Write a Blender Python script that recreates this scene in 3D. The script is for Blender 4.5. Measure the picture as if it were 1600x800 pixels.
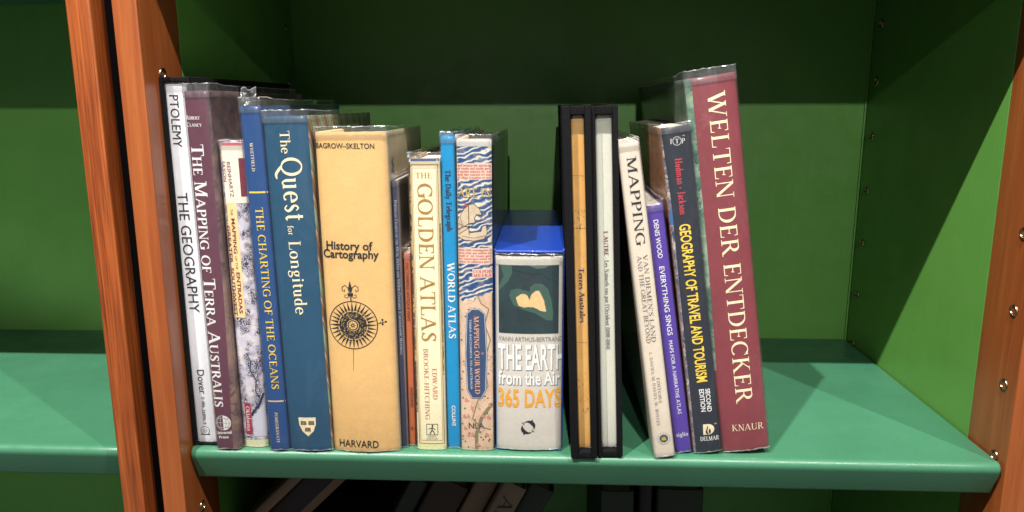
import bpy, bmesh, math, random
from mathutils import Vector, Matrix
from mathutils.geometry import delaunay_2d_cdt
random.seed(7)
SC = bpy.context.scene
for _o in list(bpy.data.objects): bpy.data.objects.remove(_o)
COL = SC.collection
def link(o, parent=None):
    COL.objects.link(o)
    if parent: o.parent = parent
    return o
# ------------------------------------------------------------------ camera
cam = bpy.data.objects.new('camera', bpy.data.cameras.new('camera')); link(cam)
CR, CU, CF = Vector((0.998829, 0.048277, -0.003056)), Vector((-0.006616, 0.198916, 0.979994)), Vector((-0.047919, 0.978827, -0.199003))
cam.matrix_world = Matrix.Translation(Vector((0.2724, -0.52318, 0.25954))) @ Matrix((CR, CU, -CF)).transposed().to_4x4()
cam.data.sensor_width = 36; cam.data.lens = 26.455
cam.data.clip_start = 0.01; cam.data.clip_end = 50
SC.camera = cam
# ------------------------------------------------------------------ light: a track of ceiling spots parallel to the shelf, dim room, one added fill
EXPOSURE = 0.27
WORLD = 0.15
wd = bpy.data.worlds.new('World'); SC.world = wd; wd.use_nodes = True
wd.node_tree.nodes['Background'].inputs[0].default_value = (0.95, 0.92, 0.88, 1)
wd.node_tree.nodes['Background'].inputs[1].default_value = WORLD
def spot(name, loc, target, power, radius, cone=60, col=(1, .965, .925), blend=.4):
    l = bpy.data.lights.new(name, 'SPOT'); l.energy = power; l.shadow_soft_size = radius
    l.spot_size = math.radians(cone); l.spot_blend = blend; l.color = col
    o = link(bpy.data.objects.new(name, l)); o.location = loc
    o.rotation_euler = (Vector(target) - Vector(loc)).to_track_quat('-Z', 'Y').to_euler(); return o
spot('track_spotlight', (1.18, -1.0, 1.99), (.3, .05, .1), 155, .012)
spot('track_spotlight', (-.45, -1.0, 1.99), (.3, .05, .1), 300, .012)
spot('track_spotlight', (.26, -1.0, 1.99), (.3, .05, .1), 150, .012)
spot('room_and_fill_spotlight', (.33, -3.0, 1.42), (.33, 0, 1.40), 135, .02, 50.5, blend=.10)
spot('room_and_fill_spotlight', (-1.2, -2.6, .9), (-.38, .2, -.10), 34, .03, 11, blend=.7)  # added fill spot to brighten the lower left bay, not a known lamp
SC.view_settings.view_transform = 'Standard'; SC.view_settings.look = 'None'
SC.view_settings.exposure = EXPOSURE; SC.view_settings.gamma = 1
SC.cycles.use_denoising = True
SC.cycles.max_bounces = 8; SC.cycles.transparent_max_bounces = 16
# ------------------------------------------------------------------ materials
def srgb(r, g, b):
    return tuple((c / 255 / 12.92 if c / 255 <= .04045 else ((c / 255 + .055) / 1.055) ** 2.4) for c in (r, g, b)) + (1,)
class NT:
    def __init__(s, name):
        s.m = bpy.data.materials.new(name); s.m.use_nodes = True; s.t = s.m.node_tree; s.n = s.t.nodes
        s.b = s.n['Principled BSDF']; s.out = s.n['Material Output']
    def add(s, ty, **k):
        x = s.n.new(ty)
        for a, v in k.items():
            if a.startswith('_'): setattr(x, a[1:], v)
            else:
                x.inputs[a.replace('0', '')if a in('Color10',) else a].default_value = v
        return x
    def l(s, a, b): s.t.links.new(a, b)
    def coord(s, scale=(1, 1, 1), rot=(0, 0, 0)):
        tc = s.n.new('ShaderNodeTexCoord'); mp = s.n.new('ShaderNodeMapping')
        mp.inputs['Scale'].default_value = scale; mp.inputs['Rotation'].default_value = rot
        s.l(tc.outputs['Object'], mp.inputs[0]); return mp.outputs[0]
    def noise(s, vec, scale, detail=4, rough=.6, dist=0):
        x = s.n.new('ShaderNodeTexNoise'); x.inputs['Scale'].default_value = scale; x.inputs['Detail'].default_value = detail
        x.inputs['Roughness'].default_value = rough; x.inputs['Distortion'].default_value = dist
        s.l(vec, x.inputs['Vector']); return x.outputs[0]
    def ramp(s, fac, stops, interp='LINEAR'):
        x = s.n.new('ShaderNodeValToRGB'); s.l(fac, x.inputs[0]); e = x.color_ramp.elements; x.color_ramp.interpolation = interp
        e[0].position, e[0].color = stops[0]; e[1].position, e[1].color = stops[-1]
        for p, c in stops[1:-1]:
            k = e.new(p); k.color = c
        return x.outputs[0]
    def mix(s, fac, a, b, mode='MIX'):
        x = s.n.new('ShaderNodeMix'); x.data_type = 'RGBA'; x.blend_type = mode
        for v, i in ((fac, 0), (a, 6), (b, 7)):
            if hasattr(v, 'is_linked') or isinstance(v, bpy.types.NodeSocket): s.l(v, x.inputs[i])
            else: x.inputs[i].default_value = v
        return x.outputs[2]
    def math(s, op, a, b=0.0):
        x = s.n.new('ShaderNodeMath'); x.operation = op
        for v, i in ((a, 0), (b, 1)):
            if isinstance(v, bpy.types.NodeSocket): s.l(v, x.inputs[i])
            else: x.inputs[i].default_value = v
        return x.outputs[0]
    def bump(s, h, dist=.0003, strength=.5):
        x = s.n.new('ShaderNodeBump'); x.inputs['Strength'].default_value = strength; x.inputs['Distance'].default_value = dist
        s.l(h, x.inputs['Height']); s.l(x.outputs[0], s.b.inputs['Normal']); return x
def scl(c, k): return (min(1, c[0] * k), min(1, c[1] * k), min(1, c[2] * k), 1)
def paper(name, c, rough=.45, var=.12, coat=0.0, bumpd=.00012, scale=60, wear=None):
    t = NT(name); v = t.coord()
    n = t.noise(v, scale, 5); n2 = t.noise(v, scale * 8, 3)
    col = t.ramp(n, [(.3, scl(c, 1 - var)), (.7, scl(c, 1 + var * .6))])
    col = t.mix(.08, col, t.ramp(n2, [(.35, scl(c, .6)), (.65, scl(c, 1.3))]))
    if wear: col = t.mix(t.ramp(t.noise(v, 35, 6, .7), [(.62, (0, 0, 0, 1)), (.72, (.5, .5, .5, 1))]), col, wear)
    t.l(col, t.b.inputs['Base Color']); t.b.inputs['Roughness'].default_value = rough
    t.b.inputs['Coat Weight'].default_value = coat; t.b.inputs['Coat Roughness'].default_value = .12
    t.bump(t.noise(v, 140, 4), bumpd, .6); return t.m
def ink(name, c, rough=.5):
    t = NT(name); t.b.inputs['Roughness'].default_value = rough; v = t.coord()
    t.l(t.ramp(t.noise(v, 400, 3), [(.3, scl(c, .85)), (.7, scl(c, 1.1))]), t.b.inputs['Base Color']); return t.m
def mapart(name, base, base2, line, scale=60, density=9, fac=.85, lw=.06, line2=None):
    t = NT(name); v = t.coord((1, 1, 1))
    c = t.ramp(t.noise(v, scale * .7, 4), [(.4, base), (.62, base2)])
    n = t.noise(v, scale, 6, .65, .6); fr = t.math('FRACT', t.math('MULTIPLY', n, density))
    d = t.math('ABSOLUTE', t.math('SUBTRACT', fr, .5)); k = t.math('LESS_THAN', d, lw)
    msk = t.math('MULTIPLY', k, t.ramp(t.noise(v, scale * .5, 2), [(.42, (0, 0, 0, 1)), (.55, (1, 1, 1, 1))]))
    c = t.mix(t.math('MULTIPLY', msk, fac), c, line)
    vo = t.n.new('ShaderNodeTexVoronoi'); vo.inputs['Scale'].default_value = scale * 9; t.l(v, vo.inputs['Vector'])
    dots = t.math('MULTIPLY', t.math('LESS_THAN', vo.outputs[0], .22), t.ramp(t.noise(v, scale * 1.2, 3), [(.5, (0, 0, 0, 1)), (.58, (1, 1, 1, 1))]))
    c = t.mix(t.math('MULTIPLY', dots, fac * .8), c, line2 or line)
    t.l(c, t.b.inputs['Base Color']); t.b.inputs['Roughness'].default_value = .4
    t.bump(t.noise(v, 140, 4), .0001, .5); return t.m
def paint(name, c, rough=.35, peel=.00006, var=.06, wear=.5):
    t = NT(name); v = t.coord(); n = t.noise(v, 9, 4)
    col = t.ramp(n, [(.3, scl(c, 1 - var)), (.7, scl(c, 1 + var))])
    st = t.noise(t.coord((60, 60, 1.5)), 6, 4, .6); col = t.mix(t.ramp(st, [(.45, (0, 0, 0, 1)), (.7, (.18 * wear * 2,) * 3 + (1,))]), col, scl(c, .72))
    sc = t.noise(t.coord((1, 8, 30), (0, 0, .5)), 22, 6, .75, .6); sk = t.ramp(sc, [(.70, (0, 0, 0, 1)), (.76, (.22 * wear,) * 3 + (1,))]); col = t.mix(sk, col, scl(c, 2.2))
    sp = t.noise(v, 700, 2); col = t.mix(t.ramp(sp, [(.765, (0, 0, 0, 1)), (.79, (.5 * wear,) * 3 + (1,))]), col, (.55, .6, .5, 1))
    t.l(col, t.b.inputs['Base Color'])
    rr = t.ramp(t.noise(v, 26, 6, .7), [(.35, (rough * .75,) * 3 + (1,)), (.65, (rough * 1.4,) * 3 + (1,))]); t.l(rr, t.b.inputs['Roughness'])
    t.bump(t.noise(v, 520, 3), peel, .6); t.b.inputs['Specular IOR Level'].default_value = .5; return t.m
def wood(name, dark, mid, light, gs=1.0, contrast=1.0):
    t = NT(name); v = t.coord((26 * gs, 26 * gs, 1.1)); n = t.noise(v, 5, 7, .62, .8)
    v2 = t.coord((240, 240, 5)); n2 = t.noise(v2, 4, 4, .6)
    c = t.ramp(n, [(.28, dark), (.5, mid), (.72, light)])
    c = t.mix(t.math('MULTIPLY', t.ramp(n2, [(.35, (1, 1, 1, 1)), (.55, (0, 0, 0, 1))]), .45 * contrast), c, dark)
    v3 = t.coord((3, 3, .8)); c = t.mix(t.ramp(t.noise(v3, 6, 3), [(.4, (0, 0, 0, 1)), (.75, (.45,) * 3 + (1,))]), c, light)
    t.l(c, t.b.inputs['Base Color']); t.b.inputs['Roughness'].default_value = .33
    t.b.inputs['Coat Weight'].default_value = .25; t.b.inputs['Coat Roughness'].default_value = .22
    t.bump(n2, .00012, .5); return t.m
def cloth(name, c):
    t = NT(name); v = t.coord(); w = t.noise(t.coord((1, 1, 1)), 900, 3); w2 = t.noise(t.coord((3, 3, .6)), 700, 2)
    c2 = t.ramp(t.noise(v, 1400, 2), [(.58, c), (.76, scl(c, 4))]); t.l(c2, t.b.inputs['Base Color'])
    t.b.inputs['Roughness'].default_value = .85; t.b.inputs['Specular IOR Level'].default_value = .12
    t.bump(t.math('ADD', w, w2), .0005, .8); return t.m
def film(name, base_fac, frost, rough=.1):
    """clear polyester jacket: mostly transparent, glossy, with faint creases and haze"""
    t = NT(name); v = t.coord((1, 1, .35)); g = t.n.new('ShaderNodeBsdfGlossy'); g.inputs['Roughness'].default_value = rough
    g.inputs['Color'].default_value = (1, 1, 1, 1)
    tr = t.n.new('ShaderNodeBsdfTransparent'); df = t.n.new('ShaderNodeBsdfDiffuse'); df.inputs['Color'].default_value = (.9, .92, .95, 1)
    fr = t.n.new('ShaderNodeFresnel'); fr.inputs['IOR'].default_value = 1.45
    nz = t.noise(v, 70, 5, .6, .5); cr = t.noise(t.coord((1, 1, .5)), 260, 3, .6, 1.2)
    b = t.n.new('ShaderNodeBump'); b.inputs['Strength'].default_value = .8; b.inputs['Distance'].default_value = .0009
    t.l(t.math('ADD', nz, t.math('MULTIPLY', cr, .22)), b.inputs['Height']); t.l(b.outputs[0], g.inputs['Normal']); t.l(b.outputs[0], fr.inputs['Normal'])
    m1 = t.n.new('ShaderNodeMixShader'); m2 = t.n.new('ShaderNodeMixShader')
    hz = t.ramp(t.noise(t.coord((1, 1, .3)), 45, 6, .75, 1.5), [(.5, (frost * .35,) * 3 + (1,)), (.78, (frost,) * 3 + (1,))])
    t.l(hz, m1.inputs[0]); t.l(tr.outputs[0], m1.inputs[1]); t.l(df.outputs[0], m1.inputs[2])
    t.l(t.math('ADD', t.math('MULTIPLY', fr.outputs[0], .5), base_fac), m2.inputs[0]); t.l(m1.outputs[0], m2.inputs[1]); t.l(g.outputs[0], m2.inputs[2])
    t.l(m2.outputs[0], t.out.inputs['Surface']); t.n.remove(t.b); return t.m
def pages(name, c):
    t = NT(name); v = t.coord((1, .02, .02)); n = t.noise(v, 2600, 2)
    t.l(t.ramp(n, [(.35, scl(c, .62)), (.6, c)]), t.b.inputs['Base Color']); t.b.inputs['Roughness'].default_value = .8
    t.bump(n, .0002, .6); return t.m
def brass(name):
    t = NT(name); v = t.coord(); t.l(t.ramp(t.noise(v, 300, 3), [(.3, (.16, .115, .06, 1)), (.7, (.45, .37, .24, 1))]), t.b.inputs['Base Color'])
    t.b.inputs['Metallic'].default_value = 1; t.b.inputs['Roughness'].default_value = .28; return t.m
def waves(name):
    t = NT(name); v = t.coord((1, 1, 1.6), (0, math.radians(28), 0)); w = t.n.new('ShaderNodeTexWave'); w.bands_direction = 'Z'
    w.inputs['Scale'].default_value = 55; w.inputs['Distortion'].default_value = 9; w.inputs['Detail'].default_value = 2
    w.inputs['Detail Scale'].default_value = 1.6; w.inputs['Detail Roughness'].default_value = .45; t.l(v, w.inputs['Vector'])
    c = t.ramp(w.outputs[1], [(.15, srgb(30, 66, 116)), (.5, srgb(62, 104, 148)), (.78, srgb(110, 142, 168)), (.88, srgb(222, 210, 190)), (1, srgb(232, 214, 190))])
    c = t.mix(t.ramp(t.noise(t.coord(), 160, 4), [(.5, (0, 0, 0, 1)), (.7, (.35,) * 3 + (1,))]), c, srgb(200, 180, 160))
    t.l(c, t.b.inputs['Base Color']); t.b.inputs['Roughness'].default_value = .45; return t.m

M = {}
M['green_wall'] = paint('green_wall_paint', (.092, .255, .045, 1), .38, .00006, .07, .45)
M['green_shelf'] = paint('green_shelf_paint', (.042, .155, .085, 1), .36, .00018)
M['wood_a'] = wood('striped_cherry_wood', (.06, .011, .003, 1), (.23, .050, .010, 1), (.35, .095, .021, 1), 1.9, 1.6)
M['wood_b'] = wood('cherry_wood', (.18, .042, .011, 1), (.24, .062, .015, 1), (.30, .088, .022, 1), 1.1, .8)
M['gap_shade'] = ink('gap_shade_black', (.0025, .002, .0025, 1), .9); M['gap_shade'].node_tree.nodes['Principled BSDF'].inputs['Specular IOR Level'].default_value = .05  # near-black colour standing for the shade between the bookcases
M['brass'] = brass('brass'); M['hole'] = ink('socket_hollow', (.01, .008, .005, 1), .9)
M['pages'] = pages('page_edges', (.62, .56, .45, 1)); M['pages_old'] = pages('old_page_edges', (.36, .26, .16, 1))
M['film'] = film('clear_film', .0, .03, .13); M['film_edge'] = film('crinkled_film', .05, .10, .15)
M['rim'] = film('film_rim_highlight', .22, .60, .25)  # whitened film that paints the highlight along the cut edges
M['cloth'] = cloth('black_bookcloth', (.0042, .004, .0048, 1)); M['inside'] = ink('case_lining', (.012, .012, .014, 1), .9)
M['case_edge'] = ink('black_taped_edge', (.008, .008, .009, 1), .35)
for k, c in dict(ink=(22, 22, 24), navy=(25, 40, 70), white=(232, 232, 228), cream=(240, 226, 188), maroonink=(110, 35, 50), yellow=(240, 205, 70),
                 pale=(190, 200, 215), gold=(165, 125, 60), red=(165, 45, 45), peach=(225, 165, 125), grey=(120, 118, 114), amber=(225, 160, 40),
                 indigo=(45, 30, 80), redprint=(205, 60, 75), scarlet=(180, 55, 50), sand=(222, 184, 140), skin=(214, 190, 160),
                 moss=(80, 88, 55), brownink=(70, 45, 30), golddot=(200, 170, 90)).items():
    M[k] = ink('print_' + k, srgb(*c))
# ------------------------------------------------------------------ helpers
def mesh_obj(name, verts, faces, mats, parent=None, fm=None, smooth=False):
    me = bpy.data.meshes.new(name); me.from_pydata([tuple(v) for v in verts], [], faces)
    for m in (mats if isinstance(mats, (list, tuple)) else [mats]): me.materials.append(m)
    if fm:
        for p, i in zip(me.polygons, fm): p.material_index = i
    if smooth:
        for p in me.polygons: p.use_smooth = True
    me.update(); return link(bpy.data.objects.new(name, me), parent)
def box(name, a, b, mat, parent=None, bev=0.0, seg=2):
    bm = bmesh.new(); bmesh.ops.create_cube(bm, size=1)
    for v in bm.verts: v.co = Vector([(a[i] + b[i]) / 2 + v.co[i] * (b[i] - a[i]) for i in range(3)])
    if bev: bmesh.ops.bevel(bm, geom=list(bm.edges), offset=bev, segments=seg, affect='EDGES', profile=.6)
    me = bpy.data.meshes.new(name); bm.to_mesh(me); bm.free(); me.materials.append(mat)
    if bev:
        for p in me.polygons: p.use_smooth = True
        me.set_sharp_from_angle(angle=math.radians(40))
    return link(bpy.data.objects.new(name, me), parent)
def thing(o, label, cat, group=None):
    o['label'] = label; o['category'] = cat
    if group: o['group'] = group
    return o
def empty(name, loc=(0, 0, 0), ry=0.0):
    o = link(bpy.data.objects.new(name, None)); o.location = loc; o.rotation_euler = (0, ry, 0); o.empty_display_size = .02; return o
def copy_tree(o, parent=None):
    c = o.copy(); COL.objects.link(c); c.parent = parent
    for ch in list(o.children): copy_tree(ch, c)
    return c
def extrude_profile(name, prof, x0, x1, mat, parent=None, smooth_angle=35):
    n = len(prof); vs = [(x0, y, z) for y, z in prof] + [(x1, y, z) for y, z in prof]
    fs = [(i, (i + 1) % n, n + (i + 1) % n, n + i) for i in range(n)] + [tuple(range(n))[::-1], tuple(range(n, 2 * n))]
    o = mesh_obj(name, vs, fs, mat, parent, smooth=True); o.data.set_sharp_from_angle(angle=math.radians(smooth_angle))
    bm = bmesh.new(); bm.from_mesh(o.data); bmesh.ops.recalc_face_normals(bm, faces=bm.faces); bm.to_mesh(o.data); bm.free(); return o
# ------------------------------------------------------------------ serif lettering built from strokes
TK, TN = .15, .05
def _quad_path(pts):
    """pts (x, y, width) -> quads along the path"""
    out = []; n = len(pts); L = []; R = []
    for i, (x, y, w) in enumerate(pts):
        a = pts[max(0, i - 1)]; b = pts[min(n - 1, i + 1)]; dx, dy = b[0] - a[0], b[1] - a[1]; d = math.hypot(dx, dy) or 1
        nx, ny = -dy / d * w / 2, dx / d * w / 2; L.append((x + nx, y + ny)); R.append((x - nx, y - ny))
    for i in range(n - 1): out.append([L[i], L[i + 1], R[i + 1], R[i]])
    return out
def glyph_shapes(ch, TK, TN):
    P = []
    def bar(x, y0, y1, w): P.append([(x - w / 2, y0), (x + w / 2, y0), (x + w / 2, y1), (x - w / 2, y1)])
    def V(x, y0=0, y1=1): bar(x, y0, y1, TK)
    def v(x, y0=0, y1=1): bar(x, y0, y1, TN)
    def h(y, x0, x1, t=None):
        t = t or TN; P.append([(x0, y - t / 2), (x1, y - t / 2), (x1, y + t / 2), (x0, y + t / 2)])
    def dg(x0, y0, x1, y1, w): P.append([(x0 - w / 2, y0), (x0 + w / 2, y0), (x1 + w / 2, y1), (x1 - w / 2, y1)])
    def D(*a): dg(*a, TK * 1.12)
    def d(*a): dg(*a, TN * 1.25)
    def s(x, y, l=None, r=None):
        l = TK / 2 + .09 if l is None else l; r = l if r is None else r; t = TN * .8
        y0, y1 = (y, y + t) if y < .5 or (ch.islower() and y < .6 and ch not in 'bdhklf') else (y - t, y)
        P.append([(x - l, y0), (x + r, y0), (x + r, y1), (x - l, y1)])
    def arc(cx, cy, rx, ry, a0, a1, k=1.0, tn=None):
        n = max(5, int(abs(a1 - a0) / 15)); pts = []
        for i in range(n + 1):
            a = math.radians(a0 + (a1 - a0) * i / n); w = (tn or TN) + (TK * k * 1.08 - (tn or TN)) * abs(math.cos(a)) ** 1.4
            pts.append((cx + rx * math.cos(a), cy + ry * math.sin(a), w))
        P.extend(_quad_path(pts))
    def path(pts):
        q = []
        for i in range(len(pts) - 1):
            p0 = pts[max(0, i - 1)]; p1 = pts[i]; p2 = pts[i + 1]; p3 = pts[min(len(pts) - 1, i + 2)]
            for k in range(5):
                t = k / 5
                q.append(tuple(.5 * ((2 * p1[j]) + (-p0[j] + p2[j]) * t + (2 * p0[j] - 5 * p1[j] + 4 * p2[j] - p3[j]) * t * t + (-p0[j] + 3 * p1[j] - 3 * p2[j] + p3[j]) * t ** 3) for j in range(3)))
        q.append(pts[-1]); P.extend(_quad_path(q))
    def dot(x, y, r): P.append([(x + r * math.cos(a * .785), y + r * math.sin(a * .785)) for a in range(8)])
    def beak(x, y, l): P.append([(x - TN * .9, y), (x + TN * .3, y), (x + TN * .6, y + l), (x, y + l)])
    c = TN / 2; W = .7; T = TK
    if ch == 'A': d(.1, 0, .47, 1); D(.47, 1, .84, 0); h(.34, .2, .72); s(.1, 0, .1); s(.84, 0, .14); W = .95
    elif ch == 'B': V(.2); h(1 - c, .08, .42); h(.53, .2, .45); h(c, .08, .42); arc(.42, .765, .2, .21, -90, 90); arc(.42, .28, .25, .255, -90, 90); W = .76
    elif ch == 'C': arc(.47, .5, .38, .475, 48, 312); beak(.76, .98, -.26); W = .84
    elif ch == 'D': V(.2); h(1 - c, .08, .42); h(c, .08, .42); arc(.4, .5, .4, .475, -90, 90); W = .9
    elif ch == 'E': V(.2); h(1 - c, .08, .6); h(.52, .2, .48); h(c, .08, .64); beak(.62, 1, -.2); beak(.66, 0, .22); beak(.5, .43, .18); W = .72
    elif ch == 'F': V(.2); h(1 - c, .08, .6); h(.52, .2, .48); s(.2, 0); beak(.62, 1, -.2); beak(.5, .43, .18); W = .66
    elif ch == 'G': arc(.47, .5, .38, .475, 48, 300); beak(.76, .98, -.26); V(.76, .04, .44); s(.76, .44, .14); W = .9; h(.44, .6, .9)
    elif ch == 'H': V(.2); V(.76); h(.52, .2, .76); [s(x, y) for x in (.2, .76) for y in (0, 1)]; W = .96
    elif ch == 'I': V(.2); s(.2, 0); s(.2, 1); W = .4
    elif ch == 'J': V(.3, .1, 1); s(.3, 1); path([(.3, .12, T), (.24, -.06, T * .6), (.08, -.08, T * .7)]); W = .48
    elif ch == 'K': V(.2); d(.24, .42, .68, 1); D(.38, .58, .8, 0); s(.2, 0); s(.2, 1); s(.68, 1, .12); s(.8, 0, .14); W = .9
    elif ch == 'L': V(.2); h(c, .08, .62); s(.2, 1); beak(.64, 0, .26); W = .7
    elif ch == 'M': v(.16); D(.18, 1, .54, 0); d(.54, 0, .9, 1); V(.94); s(.16, 0, .12); s(.14, 1, .14, .06); s(.94, 0); s(.96, 1, .06, .14); W = 1.14
    elif ch == 'N': v(.16); D(.16, 1, .78, 0); v(.8); s(.16, 0, .13); s(.12, 1, .1, .1); s(.8, 1, .13); W = .94
    elif ch == 'O': arc(.49, .5, .4, .475, 0, 360); W = .98
    elif ch == 'P': V(.2); h(1 - c, .08, .42); h(.46, .2, .42); arc(.42, .73, .23, .25, -90, 90); s(.2, 0); W = .72
    elif ch == 'Q': arc(.49, .5, .4, .475, 0, 360); path([(.4, .04, TN), (.58, -.08, T * .9), (.85, -.26, T * .9), (1.1, -.24, TN)]); W = .98
    elif ch == 'R': V(.2); h(1 - c, .08, .42); h(.5, .2, .44); arc(.42, .75, .22, .235, -90, 90); D(.46, .5, .8, 0); s(.2, 0); s(.82, 0, .1, .12); W = .88
    elif ch == 'S': path([(.56, .84, TN), (.42, .965, TN * 1.3), (.22, .9, T * .7), (.16, .74, T), (.3, .57, T * 1.1), (.48, .44, T * 1.1), (.56, .26, T), (.5, .08, T * .7), (.33, .03, TN * 1.3), (.14, .16, TN)]); beak(.58, .98, -.24); beak(.12, .02, .26); W = .7
    elif ch == 'T': V(.4); h(1 - c, .04, .76); s(.4, 0); beak(.78, 1, -.24); P.append([(.02, 1), (.07, 1), (.06, .76), (.03, .76)]); W = .8
    elif ch == 'U': V(.2, .25, 1); arc(.5, .3, .3, .275, 180, 360, .8); v(.8, .28, 1); s(.2, 1); s(.8, 1, .13); W = .98
    elif ch == 'V': D(.12, 1, .46, 0); d(.46, 0, .8, 1); s(.12, 1, .14); s(.8, 1, .12); W = .92
    elif ch == 'W': D(.12, 1, .38, 0); d(.38, 0, .66, 1); D(.6, 1, .88, 0); d(.88, 0, 1.16, 1); s(.12, 1, .14); s(.62, 1, .14); s(1.16, 1, .12); W = 1.28
    elif ch == 'X': D(.14, 1, .72, 0); d(.14, 0, .7, 1); [s(x, y, .12) for x in (.14, .72) for y in (0, 1)]; W = .86
    elif ch == 'Y': D(.12, 1, .42, .45); d(.42, .45, .74, 1); V(.42, 0, .48); s(.42, 0); s(.12, 1, .13); s(.74, 1, .12); W = .84
    elif ch == 'Z': h(1 - c, .1, .68); h(c, .08, .7); D(.16, 0, .6, 1); beak(.1, 1, -.2); beak(.7, 0, .22); W = .78
    elif ch == 'a': path([(.12, .5, T * .6), (.24, .63, TN * 1.3), (.38, .58, T * .8), (.42, .42, T)]); V(.42, .1, .45); path([(.42, .12, T * .8), (.5, .01, TN * 1.2), (.58, .06, TN)]); path([(.42, .38, TN), (.22, .3, T * .5), (.13, .16, T), (.22, .03, TN * 1.2), (.42, .12, TN)]); W = .58
    elif ch == 'b': V(.16, 0, 1.04); arc(.34, .32, .2, .31, -120, 120); s(.14, 1.04, .1, .02); W = .62
    elif ch == 'c': arc(.32, .32, .22, .31, 50, 310); dot(.45, .52, T * .45); W = .55
    elif ch == 'd': V(.46, 0, 1.04); arc(.3, .32, .2, .31, 60, 300); s(.44, 1.04, .1, .02); s(.48, 0, .02, .12); W = .62
    elif ch == 'e': arc(.32, .32, .22, .31, 0, 312); h(.35, .12, .54); W = .6
    elif ch == 'f': V(.2, 0, .85); path([(.2, .8, T), (.24, .98, T * .8), (.36, 1.05, TN * 1.2), (.44, .98, T * .6)]); h(.62, .04, .38); s(.2, 0); W = .38
    elif ch == 'g': arc(.27, .43, .16, .2, 0, 360, .85); path([(.2, .22, TN), (.13, .12, T * .6), (.3, .05, T * .9), (.48, -.04, T * .8), (.46, -.2, T * .6), (.26, -.28, TN * 1.3), (.08, -.2, T * .6), (.12, -.04, TN), (.22, .06, TN)]); path([(.4, .56, TN), (.54, .62, T * .5)]); W = .58
    elif ch == 'h': V(.16, 0, 1.04); path([(.18, .48, TN), (.32, .625, TN * 1.2), (.48, .6, T * .5), (.54, .42, T)]); V(.54, 0, .43); s(.16, 0, .13); s(.54, 0, .13); s(.14, 1.04, .1, .02); W = .66
    elif ch == 'i': V(.16, 0, .64); s(.16, 0, .13); s(.14, .64, .1, .02); dot(.16, .88, T * .62); W = .34
    elif ch == 'k': V(.16, 0, 1.04); d(.2, .26, .46, .64); D(.26, .38, .52, 0); s(.16, 0, .13); s(.46, .64, .1); s(.54, 0, .12); W = .64
    elif ch == 'l': V(.16, 0, 1.04); s(.16, 0, .13); s(.14, 1.04, .1, .02); W = .33
    elif ch in 'mn':
        V(.16, 0, .64); s(.16, 0, .13); s(.14, .64, .1, .02); x = .16
        for _ in range(2 if ch == 'm' else 1):
            path([(x + .02, .48, TN), (x + .16, .625, TN * 1.2), (x + .32, .6, T * .5), (x + .38, .42, T)]); V(x + .38, 0, .43); s(x + .38, 0, .12); x += .38
        W = x + .18
    elif ch == 'o': arc(.32, .32, .22, .31, 0, 360); W = .64
    elif ch == 'p': V(.16, -.3, .64); arc(.34, .32, .2, .31, -120, 120); s(.16, -.3, .13); s(.14, .64, .1, .02); W = .64
    elif ch == 'r': V(.16, 0, .64); path([(.18, .42, TN), (.28, .6, T * .5), (.4, .6, T * .8)]); s(.16, 0, .13); s(.14, .64, .1, .02); W = .44
    elif ch == 's': path([(.38, .53, TN), (.26, .635, TN * 1.3), (.13, .55, T * .7), (.16, .4, T * .9), (.32, .28, T), (.4, .14, T * .8), (.26, .01, TN * 1.3), (.09, .12, TN)]); W = .48
    elif ch == 't': V(.18, .12, .82); h(.62, .04, .36); path([(.18, .14, T), (.24, .02, TN * 1.6), (.36, .07, TN)]); W = .38
    elif ch == 'u': V(.16, .15, .64); s(.14, .64, .1, .02); path([(.16, .2, T), (.22, .03, T * .5), (.34, .02, TN * 1.4), (.46, .16, TN)]); V(.48, 0, .64); s(.46, .64, .1, .02); s(.5, 0, .02, .1); W = .66
    elif ch == 'v': D(.1, .64, .3, 0); d(.3, 0, .5, .64); s(.1, .64, .11); s(.5, .64, .1); W = .58
    elif ch == 'x': D(.12, .64, .46, 0); d(.12, 0, .46, .64); [s(a, b, .1) for a in (.12, .46) for b in (0, .64)]; W = .58
    elif ch == 'y': D(.1, .64, .3, 0); path([(.5, .64, TN), (.3, .02, TN), (.2, -.22, TN * 1.4), (.08, -.26, T * .7)]); s(.1, .64, .11); s(.5, .64, .1); W = .58
    elif ch == '0': arc(.32, .5, .22, .47, 0, 360); W = .64
    elif ch == '1': V(.2); s(.2, 0); path([(.2, .98, TN), (.06, .86, TN)]); W = .42
    elif ch == '4': V(.44); h(.26, .06, .6); d(.08, .26, .44, 1); W = .66
    elif ch == '8': arc(.32, .74, .17, .22, 0, 360, .8); arc(.32, .26, .22, .25, 0, 360, .8); W = .64
    elif ch == '(': arc(.42, .42, .26, .62, 110, 250, .7); W = .34
    elif ch == ')': arc(-.08, .42, .26, .62, -70, 70, .7); W = .34
    elif ch in '[]': v(.2, -.15, 1.05); q = 1 if ch == '[' else -1; h(-.13, min(.2, .2 + .16 * q), max(.2, .2 + .16 * q)); h(1.03, min(.2, .2 + .16 * q), max(.2, .2 + .16 * q)); W = .38
    elif ch == "'": P.append([(.1, .98), (.22, .98), (.16, .7), (.13, .7)]); W = .26
    elif ch == '.': dot(.12, .06, .075); W = .26
    elif ch == ',': dot(.12, .06, .075); path([(.16, .04, TN), (.08, -.16, TN)]); W = .26
    elif ch == '•': dot(.2, .4, .13); W = .45
    elif ch in '-–': h(.34, .04, .34, TN * 1.6); W = .38
    elif ch == '&': arc(.3, .76, .16, .2, 0, 360, .8); arc(.3, .27, .24, .25, 60, 330, .8); D(.2, .7, .75, 0); W = .85
    else: W = .32
    return P, W
_gc = {}
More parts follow.
